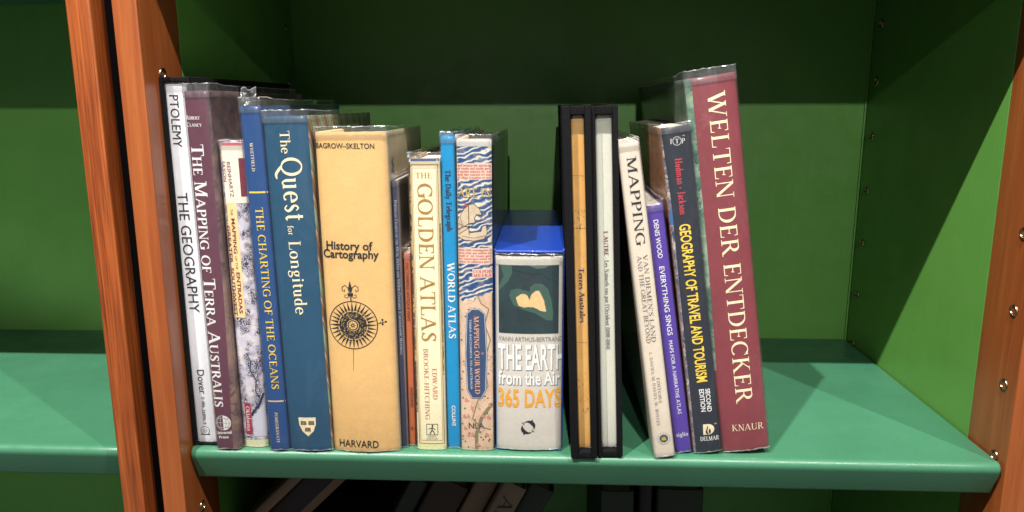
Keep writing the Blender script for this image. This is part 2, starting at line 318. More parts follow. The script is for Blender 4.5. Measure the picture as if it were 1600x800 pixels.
def union(polys, eps=1e-5, grid=0):
    vs, fs, es = [], [], []
    tri = []
    for p in polys: tri += [[p[0], p[1], p[2]], [p[0], p[2], p[3]]] if len(p) == 4 else [p]
    for p in tri:
        a = 0
        for i in range(len(p)): a += p[i][0] * p[(i + 1) % len(p)][1] - p[(i + 1) % len(p)][0] * p[i][1]
        if abs(a) < 1e-7: continue
        if a < 0: p = p[::-1]
        b = len(vs); vs += [Vector(q) for q in p]; fs.append(tuple(range(b, b + len(p))))
    if grid and vs:
        x0, x1 = min(v.x for v in vs), max(v.x for v in vs); y0, y1 = min(v.y for v in vs) - .1, max(v.y for v in vs) + .1
        if x1 - x0 > 2:
            x = math.ceil(x0 / grid) * grid + .0137; ys = [y0 + (y1 - y0) * k / max(1, round((y1 - y0) / 30)) for k in range(max(1, round((y1 - y0) / 30)) + 1)]
            while x < x1:
                b = len(vs); vs += [Vector((x, y)) for y in ys]; es += [(b + k, b + k + 1) for k in range(len(ys) - 1)]; x += grid
    r = delaunay_2d_cdt(vs, es, fs, 0, eps); return [tuple(v) for v in r[0]], [tuple(f) for f, q in zip(r[2], r[5]) if q]
def serif_glyph(ch, tk, tn):
    k = (ch, tk, tn)
    if k not in _gc:
        P, W = glyph_shapes(ch, tk, tn); _gc[k] = (union(P) if P else ([], [])) + (W,)
    return _gc[k]
_sc = {}
def sans_text(s, bold=0.0, shear=0.0):
    """built-in sans font: cap height normalised to 1"""
    k = (s, bold, shear)
    if k in _sc: return _sc[k]
    res = []
    for txt in (s, 'H'):
        cu = bpy.data.curves.new('t', 'FONT'); cu.body = txt; cu.size = 1; cu.offset = bold if txt is s else 0; cu.shear = shear; cu.resolution_u = 3
        o = bpy.data.objects.new('t', cu); COL.objects.link(o); dg = bpy.context.evaluated_depsgraph_get()
        me = bpy.data.meshes.new_from_object(o.evaluated_get(dg)); vs = [(v.co.x, v.co.y) for v in me.vertices]; fs = [tuple(p.vertices) for p in me.polygons]
        bpy.data.objects.remove(o); bpy.data.curves.remove(cu); bpy.data.meshes.remove(me); res.append((vs, fs))
    hh = max(y for x, y in res[1][0]); vs, fs = res[0]; x0 = min(x for x, y in vs); x1 = max(x for x, y in vs)
    _sc[k] = ([((x - x0) / hh, y / hh) for x, y in vs], fs, (x1 - x0) / hh); return _sc[k]
def text_shapes(font, s, flags):
    """-> verts, faces, total length; unit cap height"""
    if font in ('sans', 'flare'):
        bold = .022 if 'b' in flags else (.008 if 'm' in flags else 0.0)
        return sans_text(s, bold, .25 if 'i' in flags else 0.0)
    tk, tn = (.19, .07) if 'b' in flags else ((.10, .04) if 't' in flags else (.145, .055))
    if font == 'black': tk, tn = .2, .09
    sc = s.startswith('^'); s = s.lstrip('^'); vs, fs, x = [], [], 0.0
    for ch in s:
        k = 1.0; c = ch
        if sc and ch.islower(): c = ch.upper(); k = .76
        g, f, w = serif_glyph(c, tk, tn); b = len(vs); sx = .82 if font == 'black' else 1
        vs += [(x + a * k * sx, y * k) for a, y in g]; fs += [tuple(i + b for i in t) for t in f]; x += (w + .05) * k * sx
    x0 = min(a for a, _ in vs); x1 = max(a for a, _ in vs); return [(a - x0, y) for a, y in vs], fs, x1 - x0
# ------------------------------------------------------------------ books
class Book:
    """local frame: x across the spine, y into the shelf, z up; spine at y = 0 bulging to -y"""
    def __init__(s, name, loc, w, h, depth, lean=0.0, bulge=0.0, label='', cat='book', group='library books standing on the green shelf', rnd=.0012):
        s.w, s.h, s.d, s.b, s.r = w, h, depth, bulge, rnd; s.o = empty(name, loc, math.radians(lean)); thing(s.o, label, cat, group); s.rng = random.Random(label)
    def prof(s, u):
        t = 2 * u / s.w - 1; t = max(-1, min(1, t)); return -s.b * (1 - t * t) + s.r * abs(t) ** 12
    def cover(s, mat_spine, mat_left=None, mat_right=None, th=.0022, name='cover'):
        w, h, d = s.w, s.h, s.d; mats = [mat_spine, mat_left or mat_spine, mat_right or mat_spine]
        out, idx = [], []
        ys = [d, d * .6, d * .3, d * .12, .008, s.r + .0008]
        for y in ys: out.append((0, y)); idx.append(1)
        n = 18; us = [.0006 + (w - .0012) * i / n for i in range(n + 1)]
        for u in us: out.append((u, s.prof(u))); idx.append(0)
        idx[-1] = 2
        for y in ys[::-1]: out.append((w, y)); idx.append(2)
        inn = []
        for (x, y) in out:
            if x <= 0: inn.append((th, max(y, th)))
            elif x >= w: inn.append((w - th, max(y, th)))
            else: inn.append((min(max(x, th), w - th), y + th))
        zs = [0, .0008, .004, h * .15, h * .3, h * .5, h * .7, h * .85, h - .004, h - .0008, h]
        m = len(out); rows = []; vs = []
        for k, z in enumerate(zs):
            sh = .0003 if k in (0, len(zs) - 1) else 0
            for (x, y) in out:
                jx = s.rng.uniform(-.00012, .00012) if 0 < k < 10 else 0; jz = s.rng.uniform(-.00015, .00015) if k in (0, 10) else 0
                cx = x + (sh if x < w / 2 else -sh); vs.append((cx + jx, y + sh + abs(jx) * .5, z + jz))
        no = len(vs)
        for k, z in enumerate((0.0003, h - .0003)):
            for (x, y) in inn: vs.append((x, y, z))
        fs, fm = [], []
        for k in range(len(zs) - 1):
            for i in range(m - 1):
                a = k * m + i; fs.append((a, a + 1, a + m + 1, a + m)); fm.append(idx[i])
        top = (len(zs) - 1) * m; it = no + m
        for i in range(m - 1):
            fs.append((top + i, top + i + 1, it + i + 1, it + i)); fm.append(idx[i])
            fs.append((i + 1, i, no + i, no + i + 1)); fm.append(idx[i])
            fs.append((no + i + 1, no + i, it + i, it + i + 1)); fm.append(idx[i])
        for e, i in ((0, 1), (m - 1, 2)):
            ring = [k * m + e for k in range(len(zs))]; fs.append(tuple(ring) + (it + e, no + e)); fm.append(i)
        o = mesh_obj(name, vs, fs, mats, s.o, fm, True)
        bm = bmesh.new(); bm.from_mesh(o.data); bmesh.ops.recalc_face_normals(bm, faces=bm.faces); bm.to_mesh(o.data); bm.free()
        o.data.set_sharp_from_angle(angle=math.radians(50)); s.th = th; return o
    def block(s, mat, inset=.003, name='page_block'):
        return box(name, (s.th + .0002, s.th + .001, inset), (s.w - s.th - .0002, s.d - inset - .001, s.h - inset), mat, s.o)
    def deco(s, name, verts, faces, mat, off=.00012, parent=None, front=True):
        w = s.w; P = []
        for (u, v) in verts:
            u = min(max(u, .0003), w - .0003); P.append((u, s.prof(u) - off, v))
        return mesh_obj(name, P, faces, mat, parent or s.o)
    def poly(s, name, polys, mat, off=.00012, mm=True, parent=None):
        k = .001 if mm else 1; v, f = union([[(a, b) for a, b in p] for p in polys], 1e-4, grid=1.4)
        return s.deco(name, [(a * k, b * k) for a, b in v], f, mat, off, parent)
    def panel(s, name, u0, v0, u1, v1, mat, off=.00012, top=None, skew=0.0, parent=None):
        """rectangle on the spine, mm, gridded so that it follows the curve; u limits may shift with height by skew at the top"""
        nu = max(2, int(abs(u1 - u0) / 2)); nv = max(1, int(abs(v1 - v0) / 25)); vs, fs = [], []
        for j in range(nv + 1):
            for i in range(nu + 1):
                a = u0 + (u1 - u0) * i / nu + (skew * j / nv); vs.append((a / 1000, (v0 + (v1 - v0) * j / nv) / 1000))
        for j in range(nv):
            for i in range(nu):
                a = j * (nu + 1) + i; fs.append((a, a + 1, a + nu + 2, a + nu + 1))
        return s.deco(name, vs, fs, mat, off, parent)
    def text(s, font, txt, a, b, cap, col, flags='', name='lettering', off=.0003, dx=0.0):
        vs, fs, L = text_shapes(font, txt, flags); dxv, dyv = b[0] - a[0], b[1] - a[1]; D = math.hypot(dxv, dyv)
        ex = (dxv / D, dyv / D); ey = (-ex[1], ex[0]); k = D / L
        if 'o' in flags:
            sh = [((a[0] + .5 + ex[0] * x * k + ey[0] * y * cap) / 1000, (a[1] - .45 + ex[1] * x * k + ey[1] * y * cap) / 1000) for x, y in vs]
            s.deco('lettering_shadow', sh, fs, M['grey'], off - .0001)
        pts = [((a[0] + dx + ex[0] * x * k + ey[0] * y * cap) / 1000, (a[1] + ex[1] * x * k + ey[1] * y * cap) / 1000) for x, y in vs]
        return s.deco(name, pts, fs, M[col] if isinstance(col, str) else col, off)
    def sleeve(s, ext=.0045, side=None, seed=1, back=.9, amp=1.0, low=.0012, tab=None):
        """clear film jacket: body round spine and boards, crinkled band standing above the cover, cut rim whitened as a painted highlight"""
        rng = random.Random(seed); w, h = s.w, s.h; o = .0009; D = s.d * back
        path = []; ny = max(6, int(D / .012))
        for i in range(ny): path.append((-o * .6, D * (1 - i / ny) + .002, (-1, 0)))
        n = max(6, int(w / .0014))
        c = .0016; zc = lambda u: s.prof(u) - o - s.r * abs(2 * u / w - 1) ** 12
        for a in (0, 22, 45, 67): path.append((-o * .6 + c * (1 - math.cos(math.radians(a))), zc(c) + c * (1 - math.sin(math.radians(a))), (-math.cos(math.radians(a)), -math.sin(math.radians(a)))))
        for i in range(n + 1):
            u = c + (w - 2 * c) * i / n; path.append((u, zc(u), (0, -1)))
        for a in (67, 45, 22, 0): path.append((w + o * .6 - c * (1 - math.cos(math.radians(a))), zc(w - c) + c * (1 - math.sin(math.radians(a))), (math.cos(math.radians(a)), -math.sin(math.radians(a)))))
        for i in range(1, ny + 1): path.append((w + o * .6, D * i / ny + .001, (1, 0)))
        par = [s.o]
        def surf(name, zs, mat, jit):
            vs, fs = [], []; m = len(path)
            for k, z in enumerate(zs):
                for i, (x, y, nn) in enumerate(path):
                    zz = z(i) if callable(z) else z; j = jit[k] * rng.uniform(-1, 1); vs.append((x + nn[0] * j, y + nn[1] * j, zz))
            for k in range(len(zs) - 1):
                for i in range(m - 1): a = k * m + i; fs.append((a, a + 1, a + m + 1, a + m))
            return mesh_obj(name, vs, fs, mat, par[0], smooth=True)
        rag = [rng.uniform(-.0004, .0003) * amp for _ in path]
        rag = [(rag[i] + rag[i - 1]) / 2 + rng.uniform(-.0002, .0002) for i in range(len(rag))]
        tops = [h + ext * (.75 if p[2][1] == 0 and p[1] > .02 else 1) + rag[i] for i, p in enumerate(path)]
        low_f = [-.0 + max(0.0002, low + rng.uniform(-.0005, .0004)) for _ in path]
        body = surf('plastic_jacket', [lambda i: low_f[i], .006, h * .25, h * .5, h * .75, h - .004, h - .0005], M['film'], [.0002, .00015, .0001, .0001, .0001, .00015, .0002])
        par[0] = body
        surf('jacket_edge', [h - .0045, h - .001, lambda i: h + ext * .5, lambda i: tops[i]], M['film_edge'], [.0001, .0003, .00055 * amp, .0006 * amp])
        surf('jacket_rim_highlight', [lambda i: tops[i] - rng.uniform(.0001, .0005) * amp, lambda i: tops[i] + .0002], M['rim'], [.0003, .0004])
        surf('jacket_rim_highlight', [lambda i: low_f[i] - .0002, lambda i: low_f[i] + rng.uniform(.0002, .0006)], M['rim'], [.0002, .0003])
        return body
def ring(cx, cy, r0, r1, n=40, a0=0, a1=360):
    out = []
    for i in range(n):
        a = math.radians(a0 + (a1 - a0) * i / n); b = math.radians(a0 + (a1 - a0) * (i + 1) / n)
        out.append([(cx + r0 * math.cos(a), cy + r0 * math.sin(a)), (cx + r1 * math.cos(a), cy + r1 * math.sin(a)), (cx + r1 * math.cos(b), cy + r1 * math.sin(b)), (cx + r0 * math.cos(b), cy + r0 * math.sin(b))])
    return out
def disc(cx, cy, r, n=24, ry=None): return [(cx + r * math.cos(6.28319 * i / n), cy + (ry or r) * math.sin(6.28319 * i / n)) for i in range(n)]
def line(pts, w): return _quad_path([(x, y, w) for x, y in pts])
# ------------------------------------------------------------------ the two bookcases
XL, XR, D = -.0022, .6058, .30          # inner faces of the middle bay, depth of the shelf
def peg_socket():
    """brass socket ring let into a side panel; axis along x, opening towards +x"""
    n = 20; R0, R1 = .0034, .0024; vs, fs, fm = [], [], []
    for (x, r) in ((0, R0), (.0006, R0 - .0002), (.0008, (R0 + R1) / 2), (.0004, R1), (-.006, R1 * .95), (-.006, .0)):
        for i in range(n): a = 6.28319 * i / n; vs.append((x, r * math.cos(a), r * math.sin(a)))
    for k in range(5):
        for i in range(n):
            fs.append((k * n + i, k * n + (i + 1) % n, (k + 1) * n + (i + 1) % n, (k + 1) * n + i)); fm.append(0 if k < 4 else 1)
    return vs, fs, fm
sock_me = None
def add_sockets(parent, x, sgn, zs, ys, depth=.0008):
    global sock_me
    if sock_me is None:
        vs, fs, fm = peg_socket(); o = mesh_obj('peg_socket', [(v[0] + .0065, v[1], v[2]) for v in vs], fs, [M['brass'], M['hole']], parent, fm, True); sock_me = o.data; bpy.data.objects.remove(o)
    for y in ys:
        for z in zs:
            o = link(bpy.data.objects.new('peg_socket', sock_me), parent)
            o.location = (x - sgn * .0081, y, z); o.scale = (1.3, 1.3, 1.3); o.rotation_euler = (0, 0, 0 if sgn > 0 else math.pi)
def side_panel_with(name, x0, x1, y0, y1, z0, z1, mat, parent, bev=.0006): return box(name, (x0, y0, z0), (x1, y1, z1), mat, parent, bev)
ZB, ZT = -.62, .80
mid = thing(empty('bookcase', (0, 0, ZB)), 'open bookcase bay with green inside and cherry wood edges, holding the row of atlases', 'bookcase')
def P(f, *a, **k):
    o = f(*a, **k); o.location.z -= ZB if o.parent is mid or o.parent is left else 0; return o
left = thing(empty('bookcase', (-.36, 0, ZB)), 'neighbouring bookcase bay at the left edge, its green shelves empty', 'bookcase')
# middle bay
P(box, 'back_panel', (XL - .016, D + .001, ZB), (XR + .016, D + .013, ZT), M['green_wall'], mid)
P(box, 'side_panel', (XL - .016, .0445, ZB), (XL, D + .0005, ZT), M['green_wall'], mid)
P(box, 'side_panel', (XR, .0505, ZB), (XR + .016, D + .0005, ZT), M['green_wall'], mid)
P(box, 'front_post', (XL - .0172, -.0120, ZB), (XL, .044, ZT), M['wood_b'], mid, .0009, 3)
P(box, 'front_post', (XR, -.0012, ZB), (XR + .020, .050, ZT), M['wood_b'], mid, .0009, 3)
P(box, 'corner_bead', (XR - .0022, D - .0012, ZB + .01), (XR - .0004, D + .0005, ZT - .01), M['green_wall'], mid, .0006)
P(box, 'top_board', (XL - .016, -.0145, ZT + .0005), (XR + .02, D + .013, ZT + .02), M['wood_b'], mid, .001)
P(box, 'plinth', (XL - .016, -.010, ZB - .06), (XR + .02, D + .013, ZB - .0005), M['wood_b'], mid, .001)
zs = [.0012 + .0559 * k - ZB for k in range(-4, 9)]
add_sockets(mid, XR, -1, zs, (.281, .0135)); add_sockets(mid, XL, 1, zs, (.281, .0135))
# left bay (local origin at x -.36)
lx = .36
P(box, 'back_panel', (-.70 + lx, D + .001, ZB), (-.032 + lx, D + .013, ZT), M['green_wall'], left)
P(box, 'side_panel', (-.0475 + lx, .0445, ZB), (-.0325 + lx, D + .0005, ZT), M['green_wall'], left)
P(box, 'side_panel', (-.70 + lx, .0445, ZB), (-.685 + lx, D + .0005, ZT), M['green_wall'], left)
P(box, 'front_post', (-.0495 + lx, -.0150, ZB), (-.0325 + lx, .0440, ZT), M['wood_a'], left, .0018, 3)
P(box, 'front_post', (-.702 + lx, -.0150, ZB), (-.685 + lx, .0440, ZT), M['wood_a'], left, .0018, 3)
P(box, 'top_board', (-.702 + lx, -.0150, ZT + .0005), (-.0325 + lx, D + .013, ZT + .02), M['wood_a'], left, .001)
P(box, 'plinth', (-.702 + lx, -.010, ZB - .06), (-.0325 + lx, D + .013, ZB - .0005), M['wood_a'], left, .001)
P(box, 'gap_shade_strip', (-.0322 + lx, .0020, ZB), (-.0196 + lx, .2990, ZT), M['gap_shade'], left)  # dark strip painting the shade in the gap between the two bays
# shelves: folded edge, slightly undercut front
def shelf(z, x0, x1, y0, y1, label, name='metal_shelf'):
    r = .0050; pr = [(y0 + r + .0012, 0.0)]
    a0, a1 = 90, 203
    cx, cz = y0 + r, -r
    for i in range(9):
        a = math.radians(a0 + (a1 - a0) * i / 8); pr.append((cx + r * math.cos(a), cz + r * math.sin(a)))
    e = pr[-1]; pr.append((e[0] + .0002, e[1] - .0007)); e = pr[-1]; q_ = (e[0] + math.tan(math.radians(23)) * (.0248 + e[1]), -.0255); pr.append(q_); pr.append((e[0] + math.tan(math.radians(23)) * (.0255 + e[1]), -.0262)); b = pr[-1]
    pr += [(b[0] + .0012, -.0270), (b[0] + .010, -.0270), (b[0] + .0105, -.0245), (y1, -.0245), (y1, 0)]
    n = 1; w = x1 - x0; vs = []; m = len(pr)
    xs = [(0, .0016), (.0005, .0006), (.0018, 0)] + [(w * k / 24, 0) for k in range(1, 24)] + [(w - .0018, 0), (w - .0005, .0006), (w, .0016)]
    for (x, ins) in xs:
        for i, (y, zz) in enumerate(pr):
            f = 1 if i < 13 else 0; vs.append((x, y + ins * f, zz - (ins * .35 if i == 0 or i == m - 1 else 0)))
    fs = []
    for k in range(len(xs) - 1):
        for i in range(m): fs.append((k * m + i, k * m + (i + 1) % m, (k + 1) * m + (i + 1) % m, (k + 1) * m + i))
    fs += [tuple(range(m)), tuple(range((len(xs) - 1) * m, len(xs) * m))[::-1]]
    o = mesh_obj(name, [(x, y, zz) for x, y, zz in vs], fs, M['green_shelf'], smooth=True); o.location = (x0, 0, z)
    bm = bmesh.new(); bm.from_mesh(o.data); bmesh.ops.recalc_face_normals(bm, faces=bm.faces); bm.to_mesh(o.data); bm.free()
    o.data.set_sharp_from_angle(angle=math.radians(50)); thing(o, label, 'shelf', 'green bookcase shelves'); return o
shelf(0, XL + .0012, XR - .0018, 0, D - .001, 'wide sea green shelf with rounded front edge carrying the row of atlases')
shelf(.372, XL + .0012, XR - .0018, -.014, D - .001, 'green shelf above the row of atlases, shading them from the lamps').location.z = .392
shelf(-.36, XL + .0012, XR - .0018, 0, D - .001, 'green shelf below, under the dim slanting volumes')
shelf(0, -.684, -.0495, 0, D - .001, 'empty sea green shelf of the neighbouring bay on the left')
shelf(.39, -.684, -.0495, -.014, D - .001, 'upper green shelf of the left bay, seen at the top left corner')
shelf(-.36, -.684, -.0495, 0, D - .001, 'lowest green shelf of the left bay')

# ------------------------------------------------------------------ paper and art
PW = dict(coat=.25)
M['geo'] = paper('pale_blue_white_cover', srgb(232, 234, 238), .4, .05)
M['clancy'] = paper('plum_jacket', srgb(98, 55, 72), .35, .08, .2)
M['clancy_art'] = mapart('plum_grey_photo_map', srgb(88, 70, 76), srgb(150, 120, 105), srgb(52, 42, 48), 40, 5, .6, .1, srgb(150, 90, 60))
M['ent_map'] = mapart('lavender_old_map', srgb(196, 192, 206), srgb(222, 214, 214), srgb(44, 42, 74), 170, 10, 1.0, .3, srgb(50, 44, 78))
M['ent_white'] = paper('label_white', srgb(232, 222, 205), .4, .04); M['ent_maroon'] = paper('maroon_patch', srgb(118, 34, 58), .4, .05)
M['ent_cream'] = paper('title_cream', srgb(240, 208, 150), .4, .05); M['ent_red'] = paper('crimson_patch', srgb(170, 40, 72), .4, .05)
M['ent_base'] = paper('pale_green_foot', srgb(215, 215, 175), .4, .08)
M['whit'] = paper('royal_blue_jacket', srgb(30, 74, 130), .3, .06, .2)
M['quest'] = paper('petrol_blue_jacket', srgb(28, 78, 108), .32, .07, .2, wear=srgb(40, 100, 130))
M['stripe'] = None
t = NT('striped_side_art'); v = t.coord((1, 1, 1), (math.radians(-24), 0, 0)); w = t.n.new('ShaderNodeTexWave'); w.bands_direction = 'Y'; w.inputs['Scale'].default_value = 17; w.inputs['Distortion'].default_value = 1.5
t.l(v, w.inputs['Vector']); t.l(t.ramp(w.outputs[1], [(.1, srgb(150, 168, 140)), (.35, srgb(110, 128, 104)), (.5, srgb(160, 80, 66)), (.62, srgb(205, 180, 150)), (.9, srgb(120, 96, 76))]), t.b.inputs['Base Color']); M['stripe'] = t.m
M['harv'] = paper('buff_paper_jacket', srgb(222, 182, 118), .55, .07, 0, .0003, 90, wear=srgb(210, 164, 100)); M['harv_side'] = paper('faded_buff_board', srgb(205, 186, 152), .5, .08)
M['port'] = paper('slate_navy_cover', srgb(52, 56, 84), .4, .08); M['port_side'] = paper('glare_beige_side', srgb(150, 140, 132), .3, .15)  # side board greyed to paint the glare of its plastic jacket
M['orange'] = paper('burnt_orange_cover', srgb(196, 104, 58), .4, .08)
M['gold_cream'] = paper('ivory_cover', srgb(238, 228, 192), .4, .03); M['gold_foot'] = paper('ivory_foot', srgb(226, 226, 170), .4, .04)
M['gold_art'] = mapart('gilt_map_edge', srgb(50, 48, 62), srgb(110, 80, 46), srgb(220, 180, 90), 60, 5, .9, .14, srgb(235, 205, 120))
M['gold_top'] = paper('navy_head', srgb(60, 78, 130), .4, .1)
M['world'] = paper('cyan_cover', srgb(0, 142, 196), .3, .05, .3)
M['our_waves'] = waves('painted_sea'); M['our_text'] = paper('aged_script_paper', srgb(222, 192, 174), .5, .1); M['our_land'] = mapart('aged_land_map', srgb(226, 198, 170), srgb(210, 176, 148), srgb(110, 88, 80), 70, 6, .65, .05, srgb(150, 80, 70))
M['our_white'] = paper('head_white', srgb(225, 222, 215), .4, .06); M['our_blue'] = paper('medallion_blue', srgb(52, 74, 110), .4, .05); M['our_sail'] = paper('sail_parchment', srgb(205, 186, 158), .5, .18, scale=200)
M['our_side'] = paper('dark_jacket_side', srgb(30, 38, 36), .3, .1)
M['river'] = paper('olive_river', srgb(128, 128, 92), .5, .15)
M['blue_cloth'] = paper('bright_blue_case', srgb(22, 56, 145), .38, .08, .2, .0002, 60); M['pale_blue'] = paper('pale_blue_liner', srgb(120, 170, 205), .4, .05)
M['bb'] = paper('warm_grey_jacket', srgb(206, 200, 190), .35, .04, .15, scale=40); M['bb_head'] = paper('white_head', srgb(225, 220, 206), .4, .05)
M['lagoon'] = paper('dark_teal_lagoon', srgb(32, 56, 60), .35, .3, .2, scale=70); M['lagoon2'] = paper('green_shoal', srgb(60, 92, 82), .35, .12, .2, scale=120)
M['shoal'] = paper('pale_green_shoal', srgb(84, 108, 94), .35, .12, .2, scale=200); M['island'] = paper('sandy_island', srgb(226, 190, 136), .5, .16, scale=500)
M['terres'] = mapart('amber_old_map', srgb(226, 172, 92), srgb(238, 190, 112), srgb(150, 100, 50), 50, 4, .45, .02); M['autre'] = paper('pale_grey_green_cloth', srgb(222, 222, 206), .6, .04)
M['vdl'] = paper('oatmeal_cover', srgb(218, 206, 188), .5, .05); M['purple'] = paper('violet_cover', srgb(84, 58, 158), .35, .06, .2)
M['itp'] = paper('blue_black_cover', srgb(36, 42, 54), .35, .08, .2)
t = NT('brown_photo_side'); v = t.coord(); n = t.noise(v, 60, 8, .7, 2.5)
t.l(t.ramp(n, [(.3, srgb(52, 36, 34)), (.43, srgb(140, 96, 70)), (.52, srgb(205, 150, 112)), (.6, srgb(110, 72, 70)), (.72, srgb(225, 195, 185))]), t.b.inputs['Base Color']); t.b.inputs['Roughness'].default_value = .3; M['itp_side'] = t.m
M['itp_strip'] = mapart('photo_strip', srgb(60, 72, 96), srgb(150, 145, 150), srgb(210, 200, 190), 120, 5, .8, .12, srgb(150, 80, 80))
M['sky_patch'] = paper('sky_blue_patch', srgb(60, 110, 170), .4, .1)
M['welt'] = paper('wine_red_jacket', srgb(134, 58, 66), .36, .08, .25, wear=srgb(160, 96, 94)); M['welt_side'] = mapart('green_grey_map_side', srgb(78, 100, 84), srgb(110, 128, 108), srgb(54, 74, 66), 30, 5, .5, .08)
M['welt_strip'] = mapart('teal_map_strip', srgb(70, 112, 96), srgb(150, 170, 145), srgb(34, 58, 58), 90, 6, .8, .12, srgb(40, 60, 58))

def lo(b, rows):
    for r in rows:
        if len(r) == 7: b.text(*r)
        else: b.text(*r[:7], name=r[7])
G = 'library books standing on the green shelf'
# --- black slipcase builder
def slipcase(name, loc, w, h, d, wall_l, wall_r, wall_t, wall_b, lean, mat, label, liner=None, edge=None, group='cloth slipcases holding a volume each', setback=0):
    o = thing(empty(name, loc, math.radians(lean)), label, 'slipcase', group); b = .0009; edge = edge or mat
    box('side_board', (0, setback, 0), (wall_l, d, h), mat, o, b, 3); box('side_board', (w - wall_r, setback, 0), (w, d, h), mat, o, b, 3)
    box('top_board', (wall_l + .00005, .0004, h - wall_t), (w - wall_r - .00005, d, h - .0002), mat, o, b * .8, 3); box('base_board', (wall_l + .00005, .0004, .0002), (w - wall_r - .00005, d, wall_b), mat, o, b * .8, 3)
    box('rear_board', (wall_l + .00005, d - .003, wall_b), (w - wall_r - .00005, d - .0004, h - wall_t), mat, o)
    if liner: box('lining', (wall_l, .002, wall_b), (wall_l + .0003, d - .004, h - wall_t), liner, o)
    return o
# 1 PTOLEMY
slipcase('slipcase', (-.0020, .0071, .0002), .0215, .2784, .21, .0024, .0018, .0036, .0016, 0, M['cloth'], 'narrow black slipcase against the left wooden post, holding the pale blue-white geography book')
b = Book('paperback_book', (.0004, .0098, .002), .0170, .2715, .19, 0, .0003, 'pale blue-white book lettered PTOLEMY THE GEOGRAPHY inside the black slipcase at the left end')
b.cover(M['geo'], th=.0006); b.block(M['pages_old'], .0006)
b.panel('yellowed_edge', 15.6, 0, 17, 271, paper('yellowed_edge', srgb(205, 185, 150), .5, .1), .0001)
lo(b, [('flare', 'PTOLEMY', (3.1, 264), (2.9, 227.3), 6.4, 'ink', ''), ('flare', 'THE GEOGRAPHY', (2.3, 194.5), (3.8, 104.4), 7.5, 'ink', ''), ('flare', 'Dover', (5.1, 59.1), (5.7, 39.7), 5.4, 'ink', ''), ('sans', '0-486-26896-9', (6.8, 37.4), (6.3, 15.0), 2.5, 'ink', '')])
b.poly('publisher_mark', ring(7.4, 9.6, 3.2, 3.55) + [[(3.6, 6.2), (11.2, 6.2), (11.2, 6.7), (3.6, 6.7)]] + ring(7.4, 9.6, 1.4, 1.6, 16), M['ink'], .0002)
b.text('sans', 'DOVER', (6.1, 9.2), (8.7, 9.2), .8, 'ink', 'h')
b.sleeve(.0022, seed=1, back=.5)
# 2 CLANCY
b = Book('atlas_book', (.0196, .0025, 0), .0186, .2686, .20, -.52, .0012, 'plum jacketed book lettered THE MAPPING OF TERRA AUSTRALIS beside the black slipcase')
b.cover(M['clancy'], M['clancy'], M['clancy_art']); b.block(M['pages'])
b.poly('spine_art', [[(16.6, 268), (18.5, 268), (18.5, .6), (13.0, .6), (16.0, 120)]], M['clancy_art'])
lo(b, [('serif', '^Robert', (.5, 249.0), (10.9, 248.9), 2.8, 'white', 'hb'), ('serif', '^Clancy', (.5, 244.1), (11.9, 244.0), 2.8, 'white', 'hb'), ('serif', '^The Mapping of Terra Australis', (2.4, 231.6), (1.4, 34.7), 9.1, 'white', 'b'), ('sans', 'Universal', (.5, 12.3), (13.0, 13.3), 2.4, 'white', 'hb'), ('sans', 'Press', (2.6, 8.9), (10.3, 9.6), 2.2, 'white', 'hb')])
g = []
for x in (-3.2, -1.6, 0): g += line([(7 + x * 1.0 + (.0 if x == 0 else 0), 27.6 - abs(x) * .5), (7 + x * 1.6, 21.8), (7 + x, 16 + abs(x) * .5)], .22)
for y in (-3.4, 0, 3.4): g += line([(7 - math.sqrt(36 - y * y), 21.8 + y), (7, 21.8 + y * 1.15)], .22)
b.poly('globe_mark', ring(7, 21.8, 5.7, 6) + g, M['white'], .0002)
hd = [(7 + 5.8 * math.sin(math.radians(a)), 21.8 + 5.8 * math.cos(math.radians(a))) for a in range(0, 181, 12)]
b.poly('globe_mark', [hd], M['white'], .0003)
g = []
for x in (1.6, 3.2): g += line([(7 + x, 27.0 - x * .5), (7 + x * 1.6, 21.8), (7 + x, 16.6 + x * .5)], .25)
for y in (-3.4, 0, 3.4): g += line([(7, 21.8 + y * 1.15), (7 + math.sqrt(32 - y * y), 21.8 + y)], .25)
b.poly('globe_mark', g, M['clancy'], .0004)
b.sleeve(.0052, seed=2)
b.text  # 3 ENTRADAS
b = Book('atlas_book', (.0384, .0077, 0), .0193, .2330, .165, -.27, .0014, 'lavender map spine with cream title strip and crimson patch lettered Oklahoma')
b.cover(M['ent_map'], M['ent_map'], M['ent_map'], th=.0018); b.block(M['pages'])
b.panel('label', .3, 189.4, 18.9, 230.6, M['ent_white']); b.panel('head_band', .3, 230.6, 19, 232.8, paper('pink_head', srgb(200, 90, 100), .4, .1)); b.panel('patch', 13.9, 194.1, 18.2, 221.7, M['ent_maroon'], .00022)
b.panel('label', .3, 103.7, 10.0, 189.6, M['ent_cream'], .00016); b.panel('patch', 3.2, 10.8, 8.2, 36.2, M['ent_red'], .0002); b.panel('foot_band', .3, .3, 19, 6.1, M['ent_base'], .00016)
